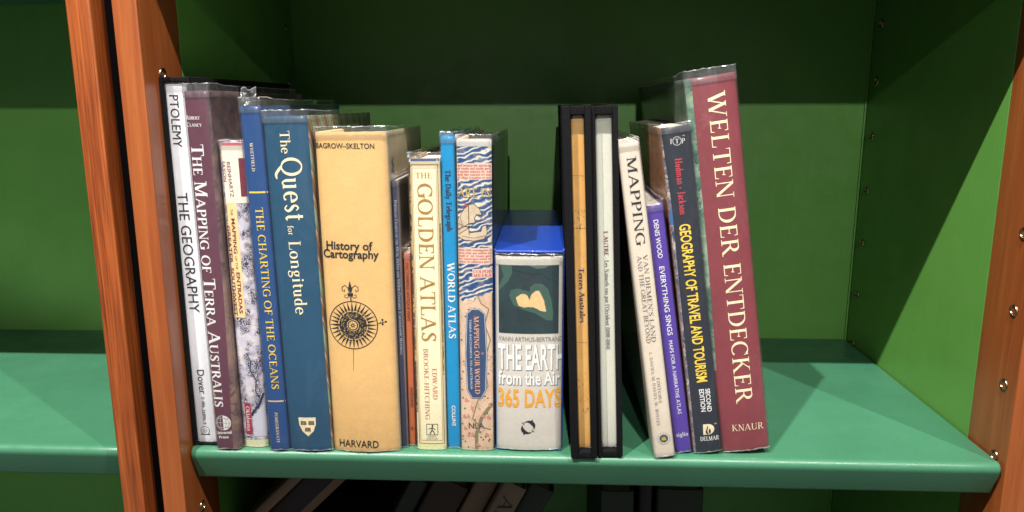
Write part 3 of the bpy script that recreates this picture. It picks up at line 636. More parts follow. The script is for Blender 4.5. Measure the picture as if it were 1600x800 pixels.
lo(b, [('sans', 'REINHARTZ', (5.1, 219.0), (6.0, 193.7), 2.6, 'maroonink', ''), ('sans', 'SAXON', (1.3, 219.5), (1.6, 205.0), 2.5, 'maroonink', ''), ('sans', 'THE', (5.1, 185.3), (5.1, 180.6), 1.7, 'maroonink', ''), ('sans', 'MAPPING', (5.2, 178.3), (5.2, 152.2), 2.6, 'maroonink', 'b'), ('sans', 'OF THE', (5.5, 150.3), (5.7, 140.4), 1.7, 'maroonink', ''), ('sans', 'ENTRADAS', (5.7, 138.2), (5.7, 106.9), 2.6, 'maroonink', 'b'), ('sans', 'INTO THE', (.9, 187.6), (.9, 176), 1.6, 'maroonink', ''), ('sans', 'GREATER', (1.0, 173.1), (1.2, 145.0), 2.6, 'maroonink', 'b'), ('sans', 'SOUTHWEST', (1.4, 141.6), (1.3, 104.9), 2.6, 'maroonink', 'b'), ('serif', 'Oklahoma', (4.2, 33.4), (4.2, 13.4), 3.2, 'white', '')])
b.poly('coast_art', line([(8.3, 26), (11, 30), (15, 35), (18.9, 44)], 1.6) + line([(8, 76), (11, 70), (10, 62), (14, 55), (13, 46), (16, 40)], .7), M['navy'], .00018)
b.poly('coast_art', [[(9, 25), (13, 29), (18.9, 37), (18.9, 9), (9, 9)]], paper('pale_sea', srgb(205, 203, 214), .4, .05), .00015)
b.sleeve(.0012, seed=3)
# 4 WHITFIELD
b = Book('atlas_book', (.0609, .0025, 0), .0155, .2581, .2, -1.04, .0013, 'royal blue book with yellow title THE CHARTING OF THE OCEANS and torn film tab')
b.cover(M['whit']); b.block(M['pages'])
b.panel('gold_band', .2, 197.2, 15.4, 198.4, M['yellow']); b.panel('gold_band', .2, 39.4, 15.4, 40.5, M['sand'])
lo(b, [('serif', 'WHITFIELD', (5.8, 232.9), (5.8, 212.7), 2.2, 'cream', ''), ('serif', 'THE CHARTING OF THE OCEANS', (5.6, 186.9), (6.0, 49.8), 5.5, 'yellow', ''), ('serif', 'POMEGRANATE', (6.4, 31.0), (6.3, 6.5), 2.3, 'cream', '')])
b.sleeve(.0060, seed=4)
rt = random.Random(5); vs, fs = [], []
for j in range(5):
    for i in range(7): vs.append((.003 + .0105 * i / 6 + rt.uniform(-.0003, .0003), -.002 - .0016 * math.sin(i * 1.1 + j), .2585 + .0115 * j / 4 + (.0012 * math.sin(i * 1.3) if j == 4 else 0)))
for j in range(4):
    for i in range(6): fs.append((j * 7 + i, j * 7 + i + 1, j * 7 + i + 8, j * 7 + i + 7))
mesh_obj('film_tab', vs, fs, M['film_edge'], b.o)
mesh_obj('film_tab_rim_highlight', [(v[0], v[1] - .0002, v[2] + dz) for dz in (-.0004, .0002) for v in vs[28:35]], [(i, i + 1, i + 8, i + 7) for i in range(6)], M['rim'], b.o)
# 5 QUEST
b = Book('atlas_book', (.0767, .0025, 0), .0326, .2510, .185, -1.09, .0016, 'wide petrol blue book with large cream title The Quest for Longitude and shield')
b.cover(M['quest'], M['quest'], M['stripe']); b.block(M['pages'])
lo(b, [('serif', 'The', (12.3, 240.7), (12.4, 224.9), 6.9, 'cream', ''), ('serif', 'Quest', (11.0, 222.2), (11.8, 177.5), 15.2, 'cream', ''), ('serif', 'for', (12.4, 173.7), (12.8, 167.0), 4.2, 'cream', ''), ('serif', 'Longitude', (12.3, 162.5), (13.3, 107.7), 8.7, 'cream', '')])
sh = [(8.6, 27.3), (21.9, 27.3), (21.6, 21.5), (19.6, 16.2), (15.2, 12.1), (11, 16.2), (8.9, 21.5)][::-1]
b.poly('crest', [sh], M['cream'])
for cx, cy in ((12.3, 22.9), (18.3, 22.9), (15.3, 17.6)):
    b.poly('crest_book', [[(cx - 2.2, cy - 1.5), (cx + 2.2, cy - 1.5), (cx + 2.0, cy + 1.5), (cx - 2.0, cy + 1.5)]], M['ink'], .0002)
    b.poly('crest_lettering', line([(cx - 1.6, cy + .6), (cx - .5, cy + .6)], .35) + line([(cx - 1.6, cy - .6), (cx - .5, cy - .6)], .35) + line([(cx + .5, cy + .6), (cx + 1.6, cy + .6)], .35) + line([(cx + .5, cy - .6), (cx + 1.6, cy - .6)], .35) + line([(cx, cy - 1.4), (cx, cy + 1.4)], .25), M['sand'], .0003)
b.sleeve(.0042, seed=6)
# 6 HARVARD
b = Book('atlas_book', (.1097, .0048, 0), .0511, .2402, .142, -.47, .0036, 'thick buff book lettered History of Cartography with a black compass rose')
b.cover(M['harv'], M['harv'], M['harv_side'], th=.0026); b.block(M['pages'])
lo(b, [('sans', 'BAGROW–SKELTON', (.5, 229.1), (42.6, 228.3), 3.6, 'ink', 'hm'), ('sans', 'History of', (4.0, 156.9), (38.1, 156.1), 5.8, 'ink', 'hb'), ('sans', 'Cartography', (1.2, 150.8), (42.2, 149.8), 5.8, 'ink', 'hb'), ('sans', 'HARVARD', (5.1, 4.2), (35.5, 3.5), 5.6, 'ink', 'hm')])
cx, cy, R = 20.9, 100.1, 18.4; pl = ring(cx, cy, R - .7, R, 64)
for i in range(64):
    a = 6.28319 * i / 64
    if i % 2 == 0:
        p = lambda r, q: (cx + r * math.cos(q), cy + r * math.sin(q)); pl.append([p(17.9, a - .002), p(11.3, a - .088), p(11.3, a + .088), p(17.9, a + .002)])
b.poly('compass_rose', pl, M['ink'])
pl = []
for i in range(16):
    a = 6.28319 * i / 16; r = 17 if i % 4 == 0 else (14.5 if i % 2 == 0 else 12.5); q = lambda r, t: (cx + r * math.cos(t), cy + r * math.sin(t)); pl.append([q(4, a - .32), q(r, a), q(4, a + .32), q(2, a)])
pl += ring(cx, cy, 3.5, 10.4, 36)
b.poly('compass_rose', pl, M['ink'], .0002)
rr = random.Random(3); pl = []
for i in range(170):
    a = rr.uniform(0, 6.28); r = rr.uniform(5.2, 13.8); x, y = cx + r * math.cos(a), cy + r * math.sin(a); s_ = rr.uniform(.25, .5); t_ = rr.uniform(0, 6.28)
    pl += line([(x - s_ * math.cos(t_) * 1.6, y - s_ * math.sin(t_) * 1.6), (x + s_ * .6 * math.sin(t_), y), (x + s_ * math.cos(t_) * 1.6, y + s_ * math.sin(t_) * 1.6)], .2)
pl += ring(cx, cy, 4.0, 4.45, 30) + [disc(cx, cy, 3.1)]
b.poly('compass_scroll', pl, M['harv'], .0003)
pl = ring(cx, cy, .55, .95, 14)
for i in range(8):
    a = 6.28319 * i / 8; pl.append([(cx + .9 * math.cos(a - .4), cy + .9 * math.sin(a - .4)), (cx + 3 * math.cos(a), cy + 3 * math.sin(a)), (cx + .9 * math.cos(a + .4), cy + .9 * math.sin(a + .4))])
b.poly('compass_centre', pl, M['ink'], .0004)
f = [[(20.0, 118.6), (20.9, 118.6), (20.9, 122), (20.0, 122)], [(18.2, 122.2), (22.2, 122.2), (22.4, 124.4), (18, 124.4)], [(20.2, 124.4), (18.9, 128.4), (20.2, 133.6), (21.6, 128.4)]]
for sx in (-1, 1):
    f += line([(20.2 + sx * .6, 124.6), (20.2 + sx * 1.6, 128.3), (20.2 + sx * 3.8, 130.2), (20.2 + sx * 5.9, 128.8), (20.2 + sx * 6.0, 126.3), (20.2 + sx * 4.2, 125.4), (20.2 + sx * 4.1, 127.2)], .62)
    f += line([(20.2 + sx * .4, 122.4), (20.2 + sx * 2.6, 120.6), (20.2 + sx * 4.4, 121.4), (20.2 + sx * 4.2, 123.2), (20.2 + sx * 2.9, 122.8)], .5)
b.poly('compass_lily', f, M['ink'])
b.poly('compass_needle', [[(20.2, 82), (20.6, 82), (19.5, 65), (19.3, 65)]], M['ink'])
b.poly('compass_cross', [disc(42.6, 103.9, .8, 12), disc(42.6, 100.5, .8, 12), disc(44.9, 102.3, .8, 12), disc(41, 101.8, .5, 10)] + line([(39.2, 100.9), (44.5, 102.3)], .5) + line([(42.6, 100.6), (42.6, 103.8)], .45), M['ink'])
b.sleeve(.0038, seed=7)
tx = text_shapes('sans', 'w o', 'm'); mesh_obj('side_lettering', [(b.w + .0005, .012 + y * .012, .222 - x * .0125) for x, y in tx[0]], tx[1], paper('blue_print', srgb(90, 120, 170), .5), b.o)
# 7 PORTOLAN
b = Book('thin_book', (.1611, .0109, 0), .0046, .2056, .15, -.32, .0002, 'very thin slate navy book with tiny pale Portolan Charts lettering beside the thick buff book')
b.cover(M['port'], M['port'], M['port_side'], th=.0006); b.block(M['pages'], .0005)
b.text('serif', '^Portolan Charts of the XVth, XVIth and XVIIth Centuries [Cartographic Material]', (1.4, 191.5), (1.6, 74.9), 2.0, 'pale', '')
b.sleeve(.0042, seed=8, amp=.8)
# 8 ORANGE
b = Book('thin_book', (.1661, .0140, 0), .0052, .1522, .11, .05, .0002, 'short thin orange book lettered DISCOVERING ANTIQUE MAPS squeezed beside the golden atlas')
b.cover(M['orange'], th=.0006); b.block(M['pages'], .0005)
lo(b, [('sans', 'DISCOVERING ANTIQUE MAPS', (1.3, 145.2), (1.5, 100.2), 2.2, 'ink', 'i'), ('sans', 'HODGKISS', (1.9, 47.9), (1.9, 31.7), 2.2, 'ink', 'i')]); b.poly('publisher_mark', ring(2.7, 14.4, 1.1, 1.4, 20) + line([(2.7, 13.2), (2.7, 15.6)], .3), M['ink'])
b.sleeve(.0040, seed=9, amp=.8)
# 9 GOLDEN ATLAS
b = Book('atlas_book', (.1732, .0085, 0), .0225, .2217, .2, -.14, .0014, 'ivory book with gold frame lines and tall gold title THE GOLDEN ATLAS')
b.cover(M['gold_cream'], M['gold_art'], M['gold_cream'], th=.0022); b.block(M['pages'])
b.panel('spine_art', .25, 30, 1.5, 219, M['gold_art'], .00012); b.panel('spine_art', 21.6, 60, 22.3, 175, M['gold_art'], .00012); b.panel('head_band', .3, 219.6, 22.2, 221.6, M['gold_top'], .00012); b.panel('foot_band', .3, .3, 22.2, 5, M['gold_foot'], .00012)
def frame(u0, v0, u1, v1, t): return [[(u0, v0), (u1, v0), (u1, v0 + t), (u0, v0 + t)], [(u0, v1 - t), (u1, v1 - t), (u1, v1), (u0, v1)], [(u0, v0), (u0 + t, v0), (u0 + t, v1), (u0, v1)], [(u1 - t, v0), (u1, v0), (u1, v1), (u1 - t, v1)]]
b.poly('gilt_frame', frame(1.9, 5.2, 21.4, 217.5, .55) + frame(3.1, 7.8, 20.2, 215, .25), M['gold'], .00018)
lo(b, [('serif', 'THE', (5.4, 207.6), (16.8, 207.6), 4.0, 'gold', 'h'), ('serif', 'GOLDEN ATLAS', (6.3, 203.9), (6.3, 87.1), 10.8, 'gold', ''), ('serif', 'EDWARD', (13.4, 65.5), (13.6, 41.3), 3.4, 'red', 't'), ('serif', 'BROOKE-HITCHING', (7.2, 81.0), (7.3, 25.0), 3.5, 'red', 't'), ('serif', 'SIMON &', (8.7, 10.5), (15.1, 10.6), 1.1, 'ink', 'h'), ('serif', 'SCHUSTER', (7.7, 8.7), (16.3, 8.8), 1.1, 'ink', 'h')])
b.poly('publisher_mark', frame(7.8, 12.4, 16.6, 21.4, .35) + line([(12.3, 19.2), (12.1, 16.6), (10.4, 13.2)], .7) + line([(12.1, 16.6), (13.4, 15), (13.9, 13)], .6) + line([(9.4, 17.2), (12.2, 18.4), (14.6, 16.8)], .5) + [disc(12.5, 20, .7, 10)], M['ink'], .0002)
b.sleeve(.0040, seed=10)
# 10 WORLD
b = Book('atlas_book', (.1963, .0115, 0), .0102, .2367, .2, -.16, .0008, 'slim bright cyan book lettered WORLD ATLAS and The Daily Telegraph')
b.cover(M['world'], th=.0018); b.block(M['pages'])
lo(b, [('black', 'The Daily Telegraph', (3.0, 213.2), (3.5, 169.1), 3.9, 'navy', 'b'), ('serif', 'WORLD ATLAS', (3.1, 145.8), (3.1, 88.1), 5.2, 'white', 'b'), ('sans', 'COLLINS', (4.0, 35.1), (4.2, 18.5), 2.6, 'white', 'b')])
b.sleeve(.0034, seed=11)
# 11 OUR WORLD
b = Book('atlas_book', (.2071, .0089, 0), .0251, .2351, .205, .05, .0014, 'book with painted sea and ship spine and blue medallion lettered MAPPING OUR WORLD')
b.cover(M['our_land'], M['our_land'], M['our_side'], th=.002); b.block(M['pages'])
b.panel('sea_art', .3, 218.2, 24.8, 229.9, M['our_waves']); b.panel('head_band', .3, 229.9, 24.8, 234.9, M['our_white']); b.panel('script_band', .3, 206.6, 24.8, 218.2, M['our_text'])
b.panel('sea_art', .3, 157.3, 24.8, 206.6, M['our_waves']); b.panel('script_band', .3, 145.6, 24.8, 157.3, M['our_text']); b.panel('sea_art', .3, 124, 24.8, 145.6, M['our_waves'])
b.poly('sea_art', [[(.3, 124.1), (.3, 120), (4, 116), (7, 120), (11, 117.5), (14, 122), (17, 121), (20, 124.1)][::-1]], M['our_waves'])
for k, s_ in enumerate(('qual erano de nostrag', 'ar melequal nalle pert', 'a moior nouata le qual', 'quali der nuerte tri mo', 'si ribus a moleo re aco')): b.text('serif', s_, (.6, 216 - k * 2.15), (24.4, 216 - k * 2.15), 1.5, 'scarlet', 'b')
for k, s_ in enumerate(('tela che nauegauo o', 'ece che uoquelio ca', 'uali e qui zinan gen', 'tra moncana inter ce', 'olato le afferma per c')): b.text('serif', s_, (.6, 155.2 - k * 2.15), (24.4, 155.2 - k * 2.15), 1.5, 'scarlet', 'b')
b.text('serif', 'ARE IN', (.6, 193.8), (24.4, 193.8), 6.6, 'brownink', 'b', off=.00024); b.text('serif', 'ARE IN', (.6, 194.2), (24.4, 194.2), 6.4, 'golddot', '', off=.00034)
b.poly('sail', [[(5, 186), (9, 189), (12, 189.4), (16, 186), (17.6, 181), (14, 181.5), (12.2, 179), (12.8, 176), (8, 175), (4.5, 172.5), (.6, 171), (.6, 178), (2.5, 183)][::-1]], M['our_sail'], .0002)
b.poly('hull', [[(.6, 165), (5, 163), (12, 162.5), (19, 164), (21.5, 168), (20.6, 174), (18, 173), (17, 169.5), (9, 168.5), (7.5, 173), (4, 173.5), (.6, 170)][::-1]], M['our_sail'], .00024)
b.poly('ship_outline', line([(.6, 183), (2.5, 183), (5, 186), (9, 189), (12, 189.4), (16, 186), (17.6, 181), (14, 181.5), (12.2, 179), (12.8, 176), (8, 175), (4.5, 172.5), (.6, 171)], .45) + line([(.6, 165), (5, 163), (12, 162.5), (19, 164), (21.5, 168), (20.6, 174), (18, 173), (17, 169.5), (9, 168.5), (7.5, 173), (4, 173.5), (.6, 170)], .45), M['brownink'], .00028)
b.poly('rigging', line([(8.2, 188), (8.4, 167)], .5) + line([(.6, 167), (8, 172), (18, 179)], .4) + line([(.6, 175), (8, 172)], .35) + line([(3, 166), (12, 164.6), (20.5, 166.5)], .3) + line([(5, 186), (2, 180), (3.5, 174)], .25) + line([(12.2, 179), (14, 182), (17.4, 181.2)], .3), M['brownink'], .0003)
b.poly('flag', [[(5, 190.5), (8.2, 188.2), (6, 187)]], M['scarlet'], .0003)
b.panel('label', 10.4, 135.2, 24.6, 141.9, M['our_text'], .0002); b.text('serif', 'COLPOD', (11, 138.9), (24.3, 138.9), 2.2, 'scarlet', 'b'); b.text('serif', 'MILERA', (11, 136), (24.3, 136), 2.2, 'scarlet', 'b')
b.poly('river_art', line([(14, 122), (16.5, 116), (22, 112), (19, 100), (23, 88), (18, 70), (21, 52), (13, 40), (9, 26), (15, 20), (23, 17)], .8) + line([(24, 38), (16, 27), (12, 14), (12, 1)], 2.6), M['river'], .00016)
rr = random.Random(9); tr_ = []; cs = []
for i in range(46):
    x, y = rr.uniform(1, 24), rr.uniform(2, 112); tr_.append(disc(x, y, rr.uniform(.5, .9), 8, rr.uniform(.4, .7)))
for i in range(16):
    x, y = rr.uniform(2, 22), rr.uniform(3, 42); w_ = rr.uniform(.6, 1); cs += [[(x - w_, y), (x + w_, y), (x + w_, y + 2), (x, y + 3.2), (x - w_, y + 2)], [(x + w_, y), (x + w_ * 2, y), (x + w_ * 2, y + 1.5), (x + w_, y + 1.5)]]
b.poly('tree_print', tr_, M['moss'], .0002); b.poly('castle_print', cs, paper('pink_castles', srgb(205, 140, 128), .5), .00026)
def med(g): return [(9 - g, 112 + g * .8), (5.6 - g, 108), (4.2 - g, 77), (5.2 - g, 49), (8.4 - g, 42.6 - g * .8), (16.6 + g, 42.6 - g * .8), (19.6 + g, 49), (20.6 + g, 77), (19.4 + g, 108), (15.4 + g, 112 + g * .8)][::-1]
b.poly('medallion', [med(.1)], M['our_blue'], .00032); b.poly('medallion_border', [med(-.25)], M['pale'], .0004); b.poly('medallion_field', [med(-.75)], M['our_blue'], .00048)
b.text('serif', 'MAPPING OUR WORLD', (11.1, 106.5), (11.4, 46.1), 3.6, 'peach', 'b', off=.0006); b.text('sans', 'TERRA INCOGNITA TO AUSTRALIA', (7.6, 104.0), (8.0, 49.6), 1.5, 'pale', 'm', off=.0006)
b.poly('star_print', [[(17.2 + .35 * math.cos(a + .39), 78 + .35 * math.sin(a + .39)), (17.2 + 1.4 * math.cos(a), 78 + 1.4 * math.sin(a)), (17.2 + .35 * math.cos(a - .39), 78 + .35 * math.sin(a - .39))][::-1] for a in [i * .785 for i in range(8)]], M['peach'], .0006)
b.text('sans', 'NLA', (6.2, 18.2), (17.9, 18.4), 4.6, 'navy', 'h', off=.0004)
b.sleeve(.0032, seed=12)
# 12 BLUE CASE
slipcase('slipcase', (.2334, .0095, .0002), .0508, .1552, .213, .0006, .0008, .0020, .0008, 0, M['blue_cloth'], 'bright blue slipcase in the middle of the row, lit top, holding the squat picture book', M['pale_blue'], setback=.006)
b = Book('picture_book', (.2342, .0102, .0012), .0490, .1500, .20, 0, .0028, 'squat grey book lettered THE EARTH from the Air 365 DAYS in blue slipcase')
b.cover(M['bb'], th=.002); b.block(M['pages'])
b.panel('head_band', .3, 143.9, 46.5, 149, M['bb_head'])
b.panel('photograph', 2.2, 92.2, 46.2, 143.6, M['lagoon'], .00016)
b.poly('photograph_shoal', [[(4, 143.4), (12, 143.4), (12.5, 138), (9, 131), (4, 126), (2.4, 124), (2.4, 128), (6, 135)][::-1]], M['lagoon2'], .00022)
b.poly('photograph_shoal', [[(24, 143.4), (30, 141.2), (36, 141.6), (39, 143.4)][::-1]], M['shoal'], .00022)
b.poly('photograph_shoal', line([(12, 140), (20, 138.5), (27, 137), (33, 137.6), (39, 133), (46, 131)], .35), M['ink'], .00024)
b.poly('photograph_reef', [[(10, 121), (11, 125), (16, 126.4), (22, 125), (25.5, 124), (25.6, 127.5), (29, 130), (34, 129.6), (38, 126), (40.5, 118), (42, 108), (41.4, 102.5), (38, 102.6), (30, 107.5), (20, 110.5), (13, 114)][::-1]], M['lagoon2'], .00028)
b.poly('photograph_reef', line([(25.5, 124), (25.6, 127.5), (29, 130), (34, 129.6), (38, 126), (40.5, 118), (42, 108), (41.4, 102.5), (38, 102.6), (30, 107.5)], .3), M['shoal'], .00032)
rr = random.Random(4)
def rag(pts, a): return [(x + rr.uniform(-a, a), y + rr.uniform(-a, a)) for i in range(len(pts)) for (x, y) in [pts[i], ((pts[i][0] + pts[(i + 1) % len(pts)][0]) / 2, (pts[i][1] + pts[(i + 1) % len(pts)][1]) / 2)]]
b.poly('photograph_island', [rag([(14.6, 119.5), (17, 121.3), (20, 122.8), (23.6, 121), (24.8, 117), (26.5, 114.5), (27, 112.6), (21, 112.3), (17, 113.8)][::-1], .35), rag([(25.6, 121.0), (29, 125), (32, 124.6), (34.5, 120), (36, 114.5), (37.5, 109), (33, 110), (28, 112.4), (24.2, 113.4)][::-1], .4)], M['island'], .00036)
lo(b, [('sans', 'YANN ARTHUS-BERTRAND', (2.0, 86.2), (49.4, 86.4), 3.4, 'grey', 'h')])
b.text('sans', 'THE EARTH', (1.6, 64.6), (50.5, 64.9), 18.6, 'white', 'hbo', off=.0004); b.text('sans', 'from the Air', (1.5, 52.5), (47.6, 52.8), 10.0, 'white', 'hbo', off=.0004); b.text('sans', '365 DAYS', (1.4, 35.0), (48.6, 35.3), 13.4, 'amber', 'hb')
for k in (0, math.pi):
    pts = []; 
    c_ = []
    for i in range(9):
        a = k + math.radians(-20 + 150 * i / 8); wd_ = [.3, 1.2, 2.3, 2.9, 2.8, 2.2, 1.4, .8, .3][i]; c_.append((24 + 4.6 * math.cos(a), 18.6 + 4.6 * math.sin(a), wd_))
    q = _quad_path(c_)
    a = k + math.radians(132); x, y = 24 + 4.6 * math.cos(a), 18.6 + 4.6 * math.sin(a); q += [[(x, y), (x + 2.2 * math.cos(a + .6), y + 2.2 * math.sin(a + .6)), (x + 1 * math.cos(a + 1.4), y + 1 * math.sin(a + 1.4))], [(x, y), (x + 1 * math.cos(a + 1.6), y + 1 * math.sin(a + 1.6)), (x + 2.2 * math.cos(a + 2.6), y + 2.2 * math.sin(a + 2.6))]]
    a = k + math.radians(60); x, y = 24 + 5.6 * math.cos(a), 18.6 + 5.6 * math.sin(a); q += [[(x + .9, y - .4), (x + 1.5 * math.cos(a), y + 1.8 * math.sin(a)), (x - .9, y + .4)]]
    b.poly('dolphin_mark', q, M['ink'])
b.sleeve(.0022, seed=13, back=.5, amp=1.3)
# 13, 14 BLACK CASES
slipcase('slipcase', (.2906, -.0026, 0), .0196, .2577, .24, .0056, .0043, .0062, .0048, -2.15, M['cloth'], 'left one of two tall black slipcases, open towards the amber spine', group='cloth slipcases holding a volume each')
slipcase('slipcase', (.3106, .0003, 0), .0186, .2577, .24, .0030, .0038, .0060, .0046, -2.25, M['cloth'], 'right one of two tall black slipcases, open towards the pale grey-green spine', group='cloth slipcases holding a volume each')
a_ = math.radians(-2.15)
b = Book('cased_book', (.2906 + .0058, .0060, .0050), .0094, .2460, .22, -2.15, .0003, 'slim amber book with purple title Terres Australes inside the left tall black slipcase')
b.cover(M['terres'], th=.0016); b.block(M['pages'])
b.text('serif', 'Terres Australes', (3.0, 138.5), (3.2, 97.7), 3.8, 'indigo', 'b')
rr = random.Random(21); pl = []
for i in range(34):
    x, y = rr.uniform(1, 8), rr.choice([rr.uniform(24, 60), rr.uniform(22, 66), rr.uniform(165, 180)]); t_ = rr.uniform(0, 3.1); l_ = rr.uniform(.4, 1.5)
    pl += line([(x, y), (x + l_ * math.cos(t_) * .5, y + l_ * math.sin(t_)), (x + l_ * math.cos(t_ + .8), y + l_ * 1.3 * math.sin(t_ + .8))], .3)
b.poly('ink_scribble', pl, M['brownink']); b.poly('map_line', line([(.5, 167.5), (9, 167.2)], .2) + line([(.5, 83), (9, 82.2)], .2) + line([(.5, 205), (9, 204.2)], .15), M['brownink'])
b.sleeve(.0008, seed=14, back=.4, amp=.6, low=.0004)
b = Book('cased_book', (.3106 + .0033, .0088, .0048), .0118, .2465, .22, -2.25, .0003, 'slim pale grey-green book lettered L AUTRE inside the right tall black slipcase')
b.cover(M['autre'], th=.0016); b.block(M['pages'])
b.text('serif', "L'AUTRE", (4.3, 165.1), (4.6, 147.5), 2.9, 'maroonink', 'b'); b.text('serif', "- Les Naturels vus par l'Occident (1800-1804)", (4.6, 146.1), (4.6, 77.2), 3.0, 'grey', 'b')
b.sleeve(.0008, seed=15, back=.4, amp=.6, low=.0004)
# 15 VDL
b = Book('leaning_book', (.3530, .0015, 0), .0150, .2339, .2, -8.31, .0006, 'leaning oatmeal book lettered MAPPING VAN DIEMENS LAND with a round seal at the foot')
b.cover(M['vdl'], th=.0014); b.block(M['pages'], .001)
lo(b, [('serif', 'MAPPING', (5.3, 224.6), (4.8, 161.9), 6.5, 'ink', ''), ('serif', "VAN DIEMEN'S LAND", (8.5, 155.0), (7.6, 90.3), 3.2, 'ink', 't'), ('serif', 'AND THE GREAT BEYOND', (4.2, 154.6), (3.9, 89.8), 3.1, 'ink', 't'), ('serif', 'EDITORS', (8.0, 62.6), (7.7, 43.2), 2.1, 'ink', 't'), ('serif', 'L. DAVIES, M. DAVIES, W. BOYLES', (4.8, 82.5), (4.4, 25.9), 2.1, 'ink', 't')])
b.poly('seal', [disc(8.1, 14.9, 4.5, 32)], paper('seal_white', srgb(225, 224, 226), .4), .00012); b.poly('seal_ring', ring(8.1, 14.9, 4.3, 4.5) + ring(8.1, 14.9, 2.9, 3.2) + [disc(8.1 + 3.75 * math.cos(i * .524), 14.9 + 3.75 * math.sin(i * .524), .25, 6) for i in range(12)], M['navy'], .0002); b.poly('seal_picture', [disc(8.1, 14.9, 2.9)], M['moss'], .00026)
b.poly('seal_picture', [[(6.3, 13.6), (9.8, 13.4), (9.5, 15.2), (8.6, 16.6), (7.6, 15.6), (6.6, 16)]], M['golddot'], .00032)
b.sleeve(.0032, seed=16)
# 16 PURPLE
b = Book('leaning_book', (.3697, .0095, 0), .0120, .1900, .14, -8.6, .0006, 'short leaning violet book lettered DENIS WOOD EVERYTHING SINGS')
b.cover(M['purple'], th=.001); b.block(M['pages'], .0008)
lo(b, [('sans', 'DENIS WOOD', (3.9, 179.4), (4.1, 151.4), 3.3, 'white', 'm'), ('sans', 'EVERYTHING SINGS', (4.1, 145.2), (4.5, 93.2), 3.5, 'white', 'm'), ('sans', 'MAPS FOR A NARRATIVE ATLAS', (4.5, 89.2), (5.0, 31.5), 2.7, 'white', ''), ('serif', 'siglio', (2.0, 13.4), (10.6, 13.5), 3.3, 'white', 'h')])
b.sleeve(.0038, seed=17)
# 17 ITP
b = Book('leaning_book', (.3833, .0092, 0), .0208, .2446, .205, -8.02, .0010, 'leaning blue-black book with yellow title GEOGRAPHY OF TRAVEL AND TOURISM')
b.cover(M['itp'], M['itp_side'], M['itp'], th=.0014); b.block(M['pages'], .001)
b.poly('spine_art', [[(.3, .5), (1.6, .5), (1.9, 120), (2.4, 190), (.6, 243), (.3, 243)]], M['itp_strip']); b.panel('spine_art', .3, 176, 2.4, 187, M['sky_patch'], .0002)
lo(b, [('serif', 'I', (5.7, 233.0), (6.8, 232.9), 3.4, 'white', 'h'), ('serif', 'T', (9.1, 232.9), (11.9, 232.8), 3.0, 'white', 'h'), ('serif', 'P', (13.4, 232.4), (15.6, 232.1), 3.4, 'white', 'h'), ('serif', 'Hudman • Jackson', (7.8, 222.4), (7.4, 182.8), 4.8, 'redprint', 'b'), ('sans', 'GEOGRAPHY OF TRAVEL AND TOURISM', (6.2, 175.7), (7.5, 56.6), 7.4, 'yellow', 'b'), ('sans', 'SECOND', (12.9, 51.1), (12.9, 32.9), 3.2, 'white', 'b'), ('sans', 'EDITION', (8.3, 51.2), (8.4, 33.4), 3.3, 'white', 'b'), ('serif', 'DELMAR', (5.7, 10.2), (19.6, 9.8), 3.4, 'white', 'hb'), ('sans', 'TM', (16.8, 22.3), (18.7, 22.3), 1.0, 'white', 'h'), ('sans', 'TM', (14.6, 237), (16, 237), .8, 'white', 'h')])
b.poly('ring_mark', ring(10.5, 234.4, 2.75, 3.05, 32), M['white'])
dd = [(8.2, 14.9), (8.6, 23.2)] + [(12 + 4.7 * math.cos(math.radians(a)), 19.0 + 4.2 * math.sin(math.radians(a))) for a in range(85, -86, -15)]
b.poly('publisher_mark', [dd[::-1]], M['cream']); b.poly('flame_mark', [[(10.6, 15.2), (9.9, 17.4), (11.3, 20), (11.6, 22.2), (12.2, 20.4), (11.2, 17.6), (12.2, 15.4)], [(12.8, 15.3), (12.2, 17.4), (13.2, 19.8), (14, 18), (13.8, 16)]], M['itp'], .00022)
b.sleeve(.0022, seed=18)
# 18 WELTEN
b = Book('leaning_book', (.4048, .0120, 0), .0354, .2780, .262, -8.33, .0018, 'tall wine red book lettered WELTEN DER ENTDECKER leaning at the right end of the row')
b.cover(M['welt'], M['welt_side'], M['welt'], th=.0026); b.block(M['pages'])
b.poly('spine_art', [[(.3, 66), (2.0, 66), (4.1, 155), (4.8, 277.5), (.3, 277.5)]], M['welt_strip'])
lo(b, [('serif', 'WELTEN DER ENTDECKER', (14.4, 267.0), (13.8, 38.4), 12.1, 'cream', ''), ('serif', 'KNAUR', (8.8, 17.1), (32.2, 16.3), 5.1, 'cream', 'h')])
b.sleeve(.0052, seed=19)

# ------------------------------------------------------------------ the dim volumes under the shelf
def dim_book(loc, w, h, d, lean, mat, pg, label, pages_front=False):
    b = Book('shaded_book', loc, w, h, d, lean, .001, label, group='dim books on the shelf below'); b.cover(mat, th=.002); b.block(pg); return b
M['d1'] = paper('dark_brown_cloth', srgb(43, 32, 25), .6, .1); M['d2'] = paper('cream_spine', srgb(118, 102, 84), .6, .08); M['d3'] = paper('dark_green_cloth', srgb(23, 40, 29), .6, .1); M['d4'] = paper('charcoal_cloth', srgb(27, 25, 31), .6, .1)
M['d5'] = paper('parchment_spine', srgb(109, 93, 73), .6, .08)
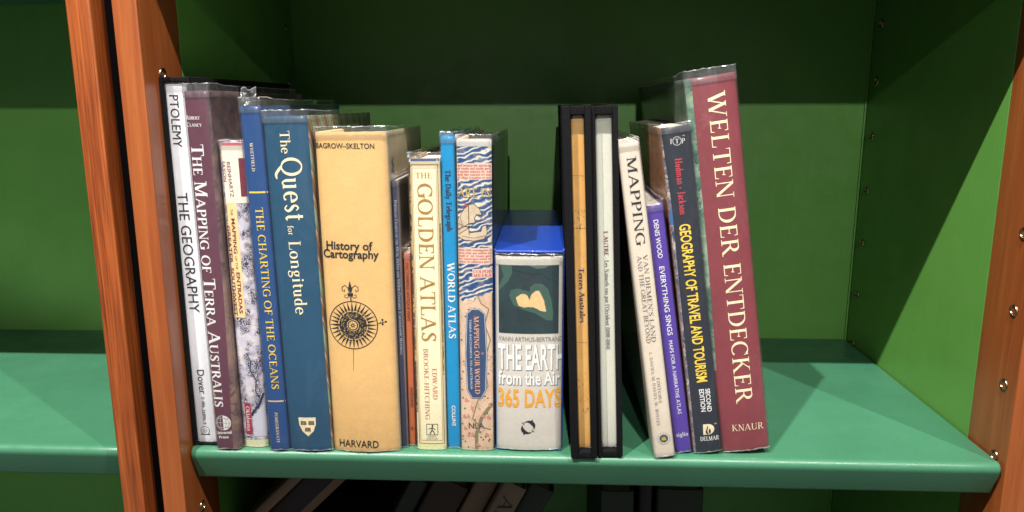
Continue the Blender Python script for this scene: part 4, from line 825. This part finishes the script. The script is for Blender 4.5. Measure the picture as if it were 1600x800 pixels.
# a pile of big volumes lies at the left of that shelf, slanting ones rest on it against the post
z = -.36
for k, (hh, m) in enumerate(((.066, 'd1'), (.062, 'd3'), (.064, 'd4'), (.058, 'd1'))):
    o = empty('stacked_volume', (.012, .03, z)); thing(o, ['bottom volume of the dim pile under the left end of the shelf', 'second volume from the bottom of the dim pile', 'third volume from the bottom of the dim pile', 'topmost lying volume of the dim pile'][k], 'book', 'dim books on the shelf below')
    box('cover', (0, 0, 0), (.15, .22, .003), M[m], o, .0008); box('cover', (0, 0, hh - .003), (.15, .22, hh), M[m], o, .0008); box('page_block', (.002, .003, .003), (.147, .218, hh - .003), M['pages_old'], o); z += hh
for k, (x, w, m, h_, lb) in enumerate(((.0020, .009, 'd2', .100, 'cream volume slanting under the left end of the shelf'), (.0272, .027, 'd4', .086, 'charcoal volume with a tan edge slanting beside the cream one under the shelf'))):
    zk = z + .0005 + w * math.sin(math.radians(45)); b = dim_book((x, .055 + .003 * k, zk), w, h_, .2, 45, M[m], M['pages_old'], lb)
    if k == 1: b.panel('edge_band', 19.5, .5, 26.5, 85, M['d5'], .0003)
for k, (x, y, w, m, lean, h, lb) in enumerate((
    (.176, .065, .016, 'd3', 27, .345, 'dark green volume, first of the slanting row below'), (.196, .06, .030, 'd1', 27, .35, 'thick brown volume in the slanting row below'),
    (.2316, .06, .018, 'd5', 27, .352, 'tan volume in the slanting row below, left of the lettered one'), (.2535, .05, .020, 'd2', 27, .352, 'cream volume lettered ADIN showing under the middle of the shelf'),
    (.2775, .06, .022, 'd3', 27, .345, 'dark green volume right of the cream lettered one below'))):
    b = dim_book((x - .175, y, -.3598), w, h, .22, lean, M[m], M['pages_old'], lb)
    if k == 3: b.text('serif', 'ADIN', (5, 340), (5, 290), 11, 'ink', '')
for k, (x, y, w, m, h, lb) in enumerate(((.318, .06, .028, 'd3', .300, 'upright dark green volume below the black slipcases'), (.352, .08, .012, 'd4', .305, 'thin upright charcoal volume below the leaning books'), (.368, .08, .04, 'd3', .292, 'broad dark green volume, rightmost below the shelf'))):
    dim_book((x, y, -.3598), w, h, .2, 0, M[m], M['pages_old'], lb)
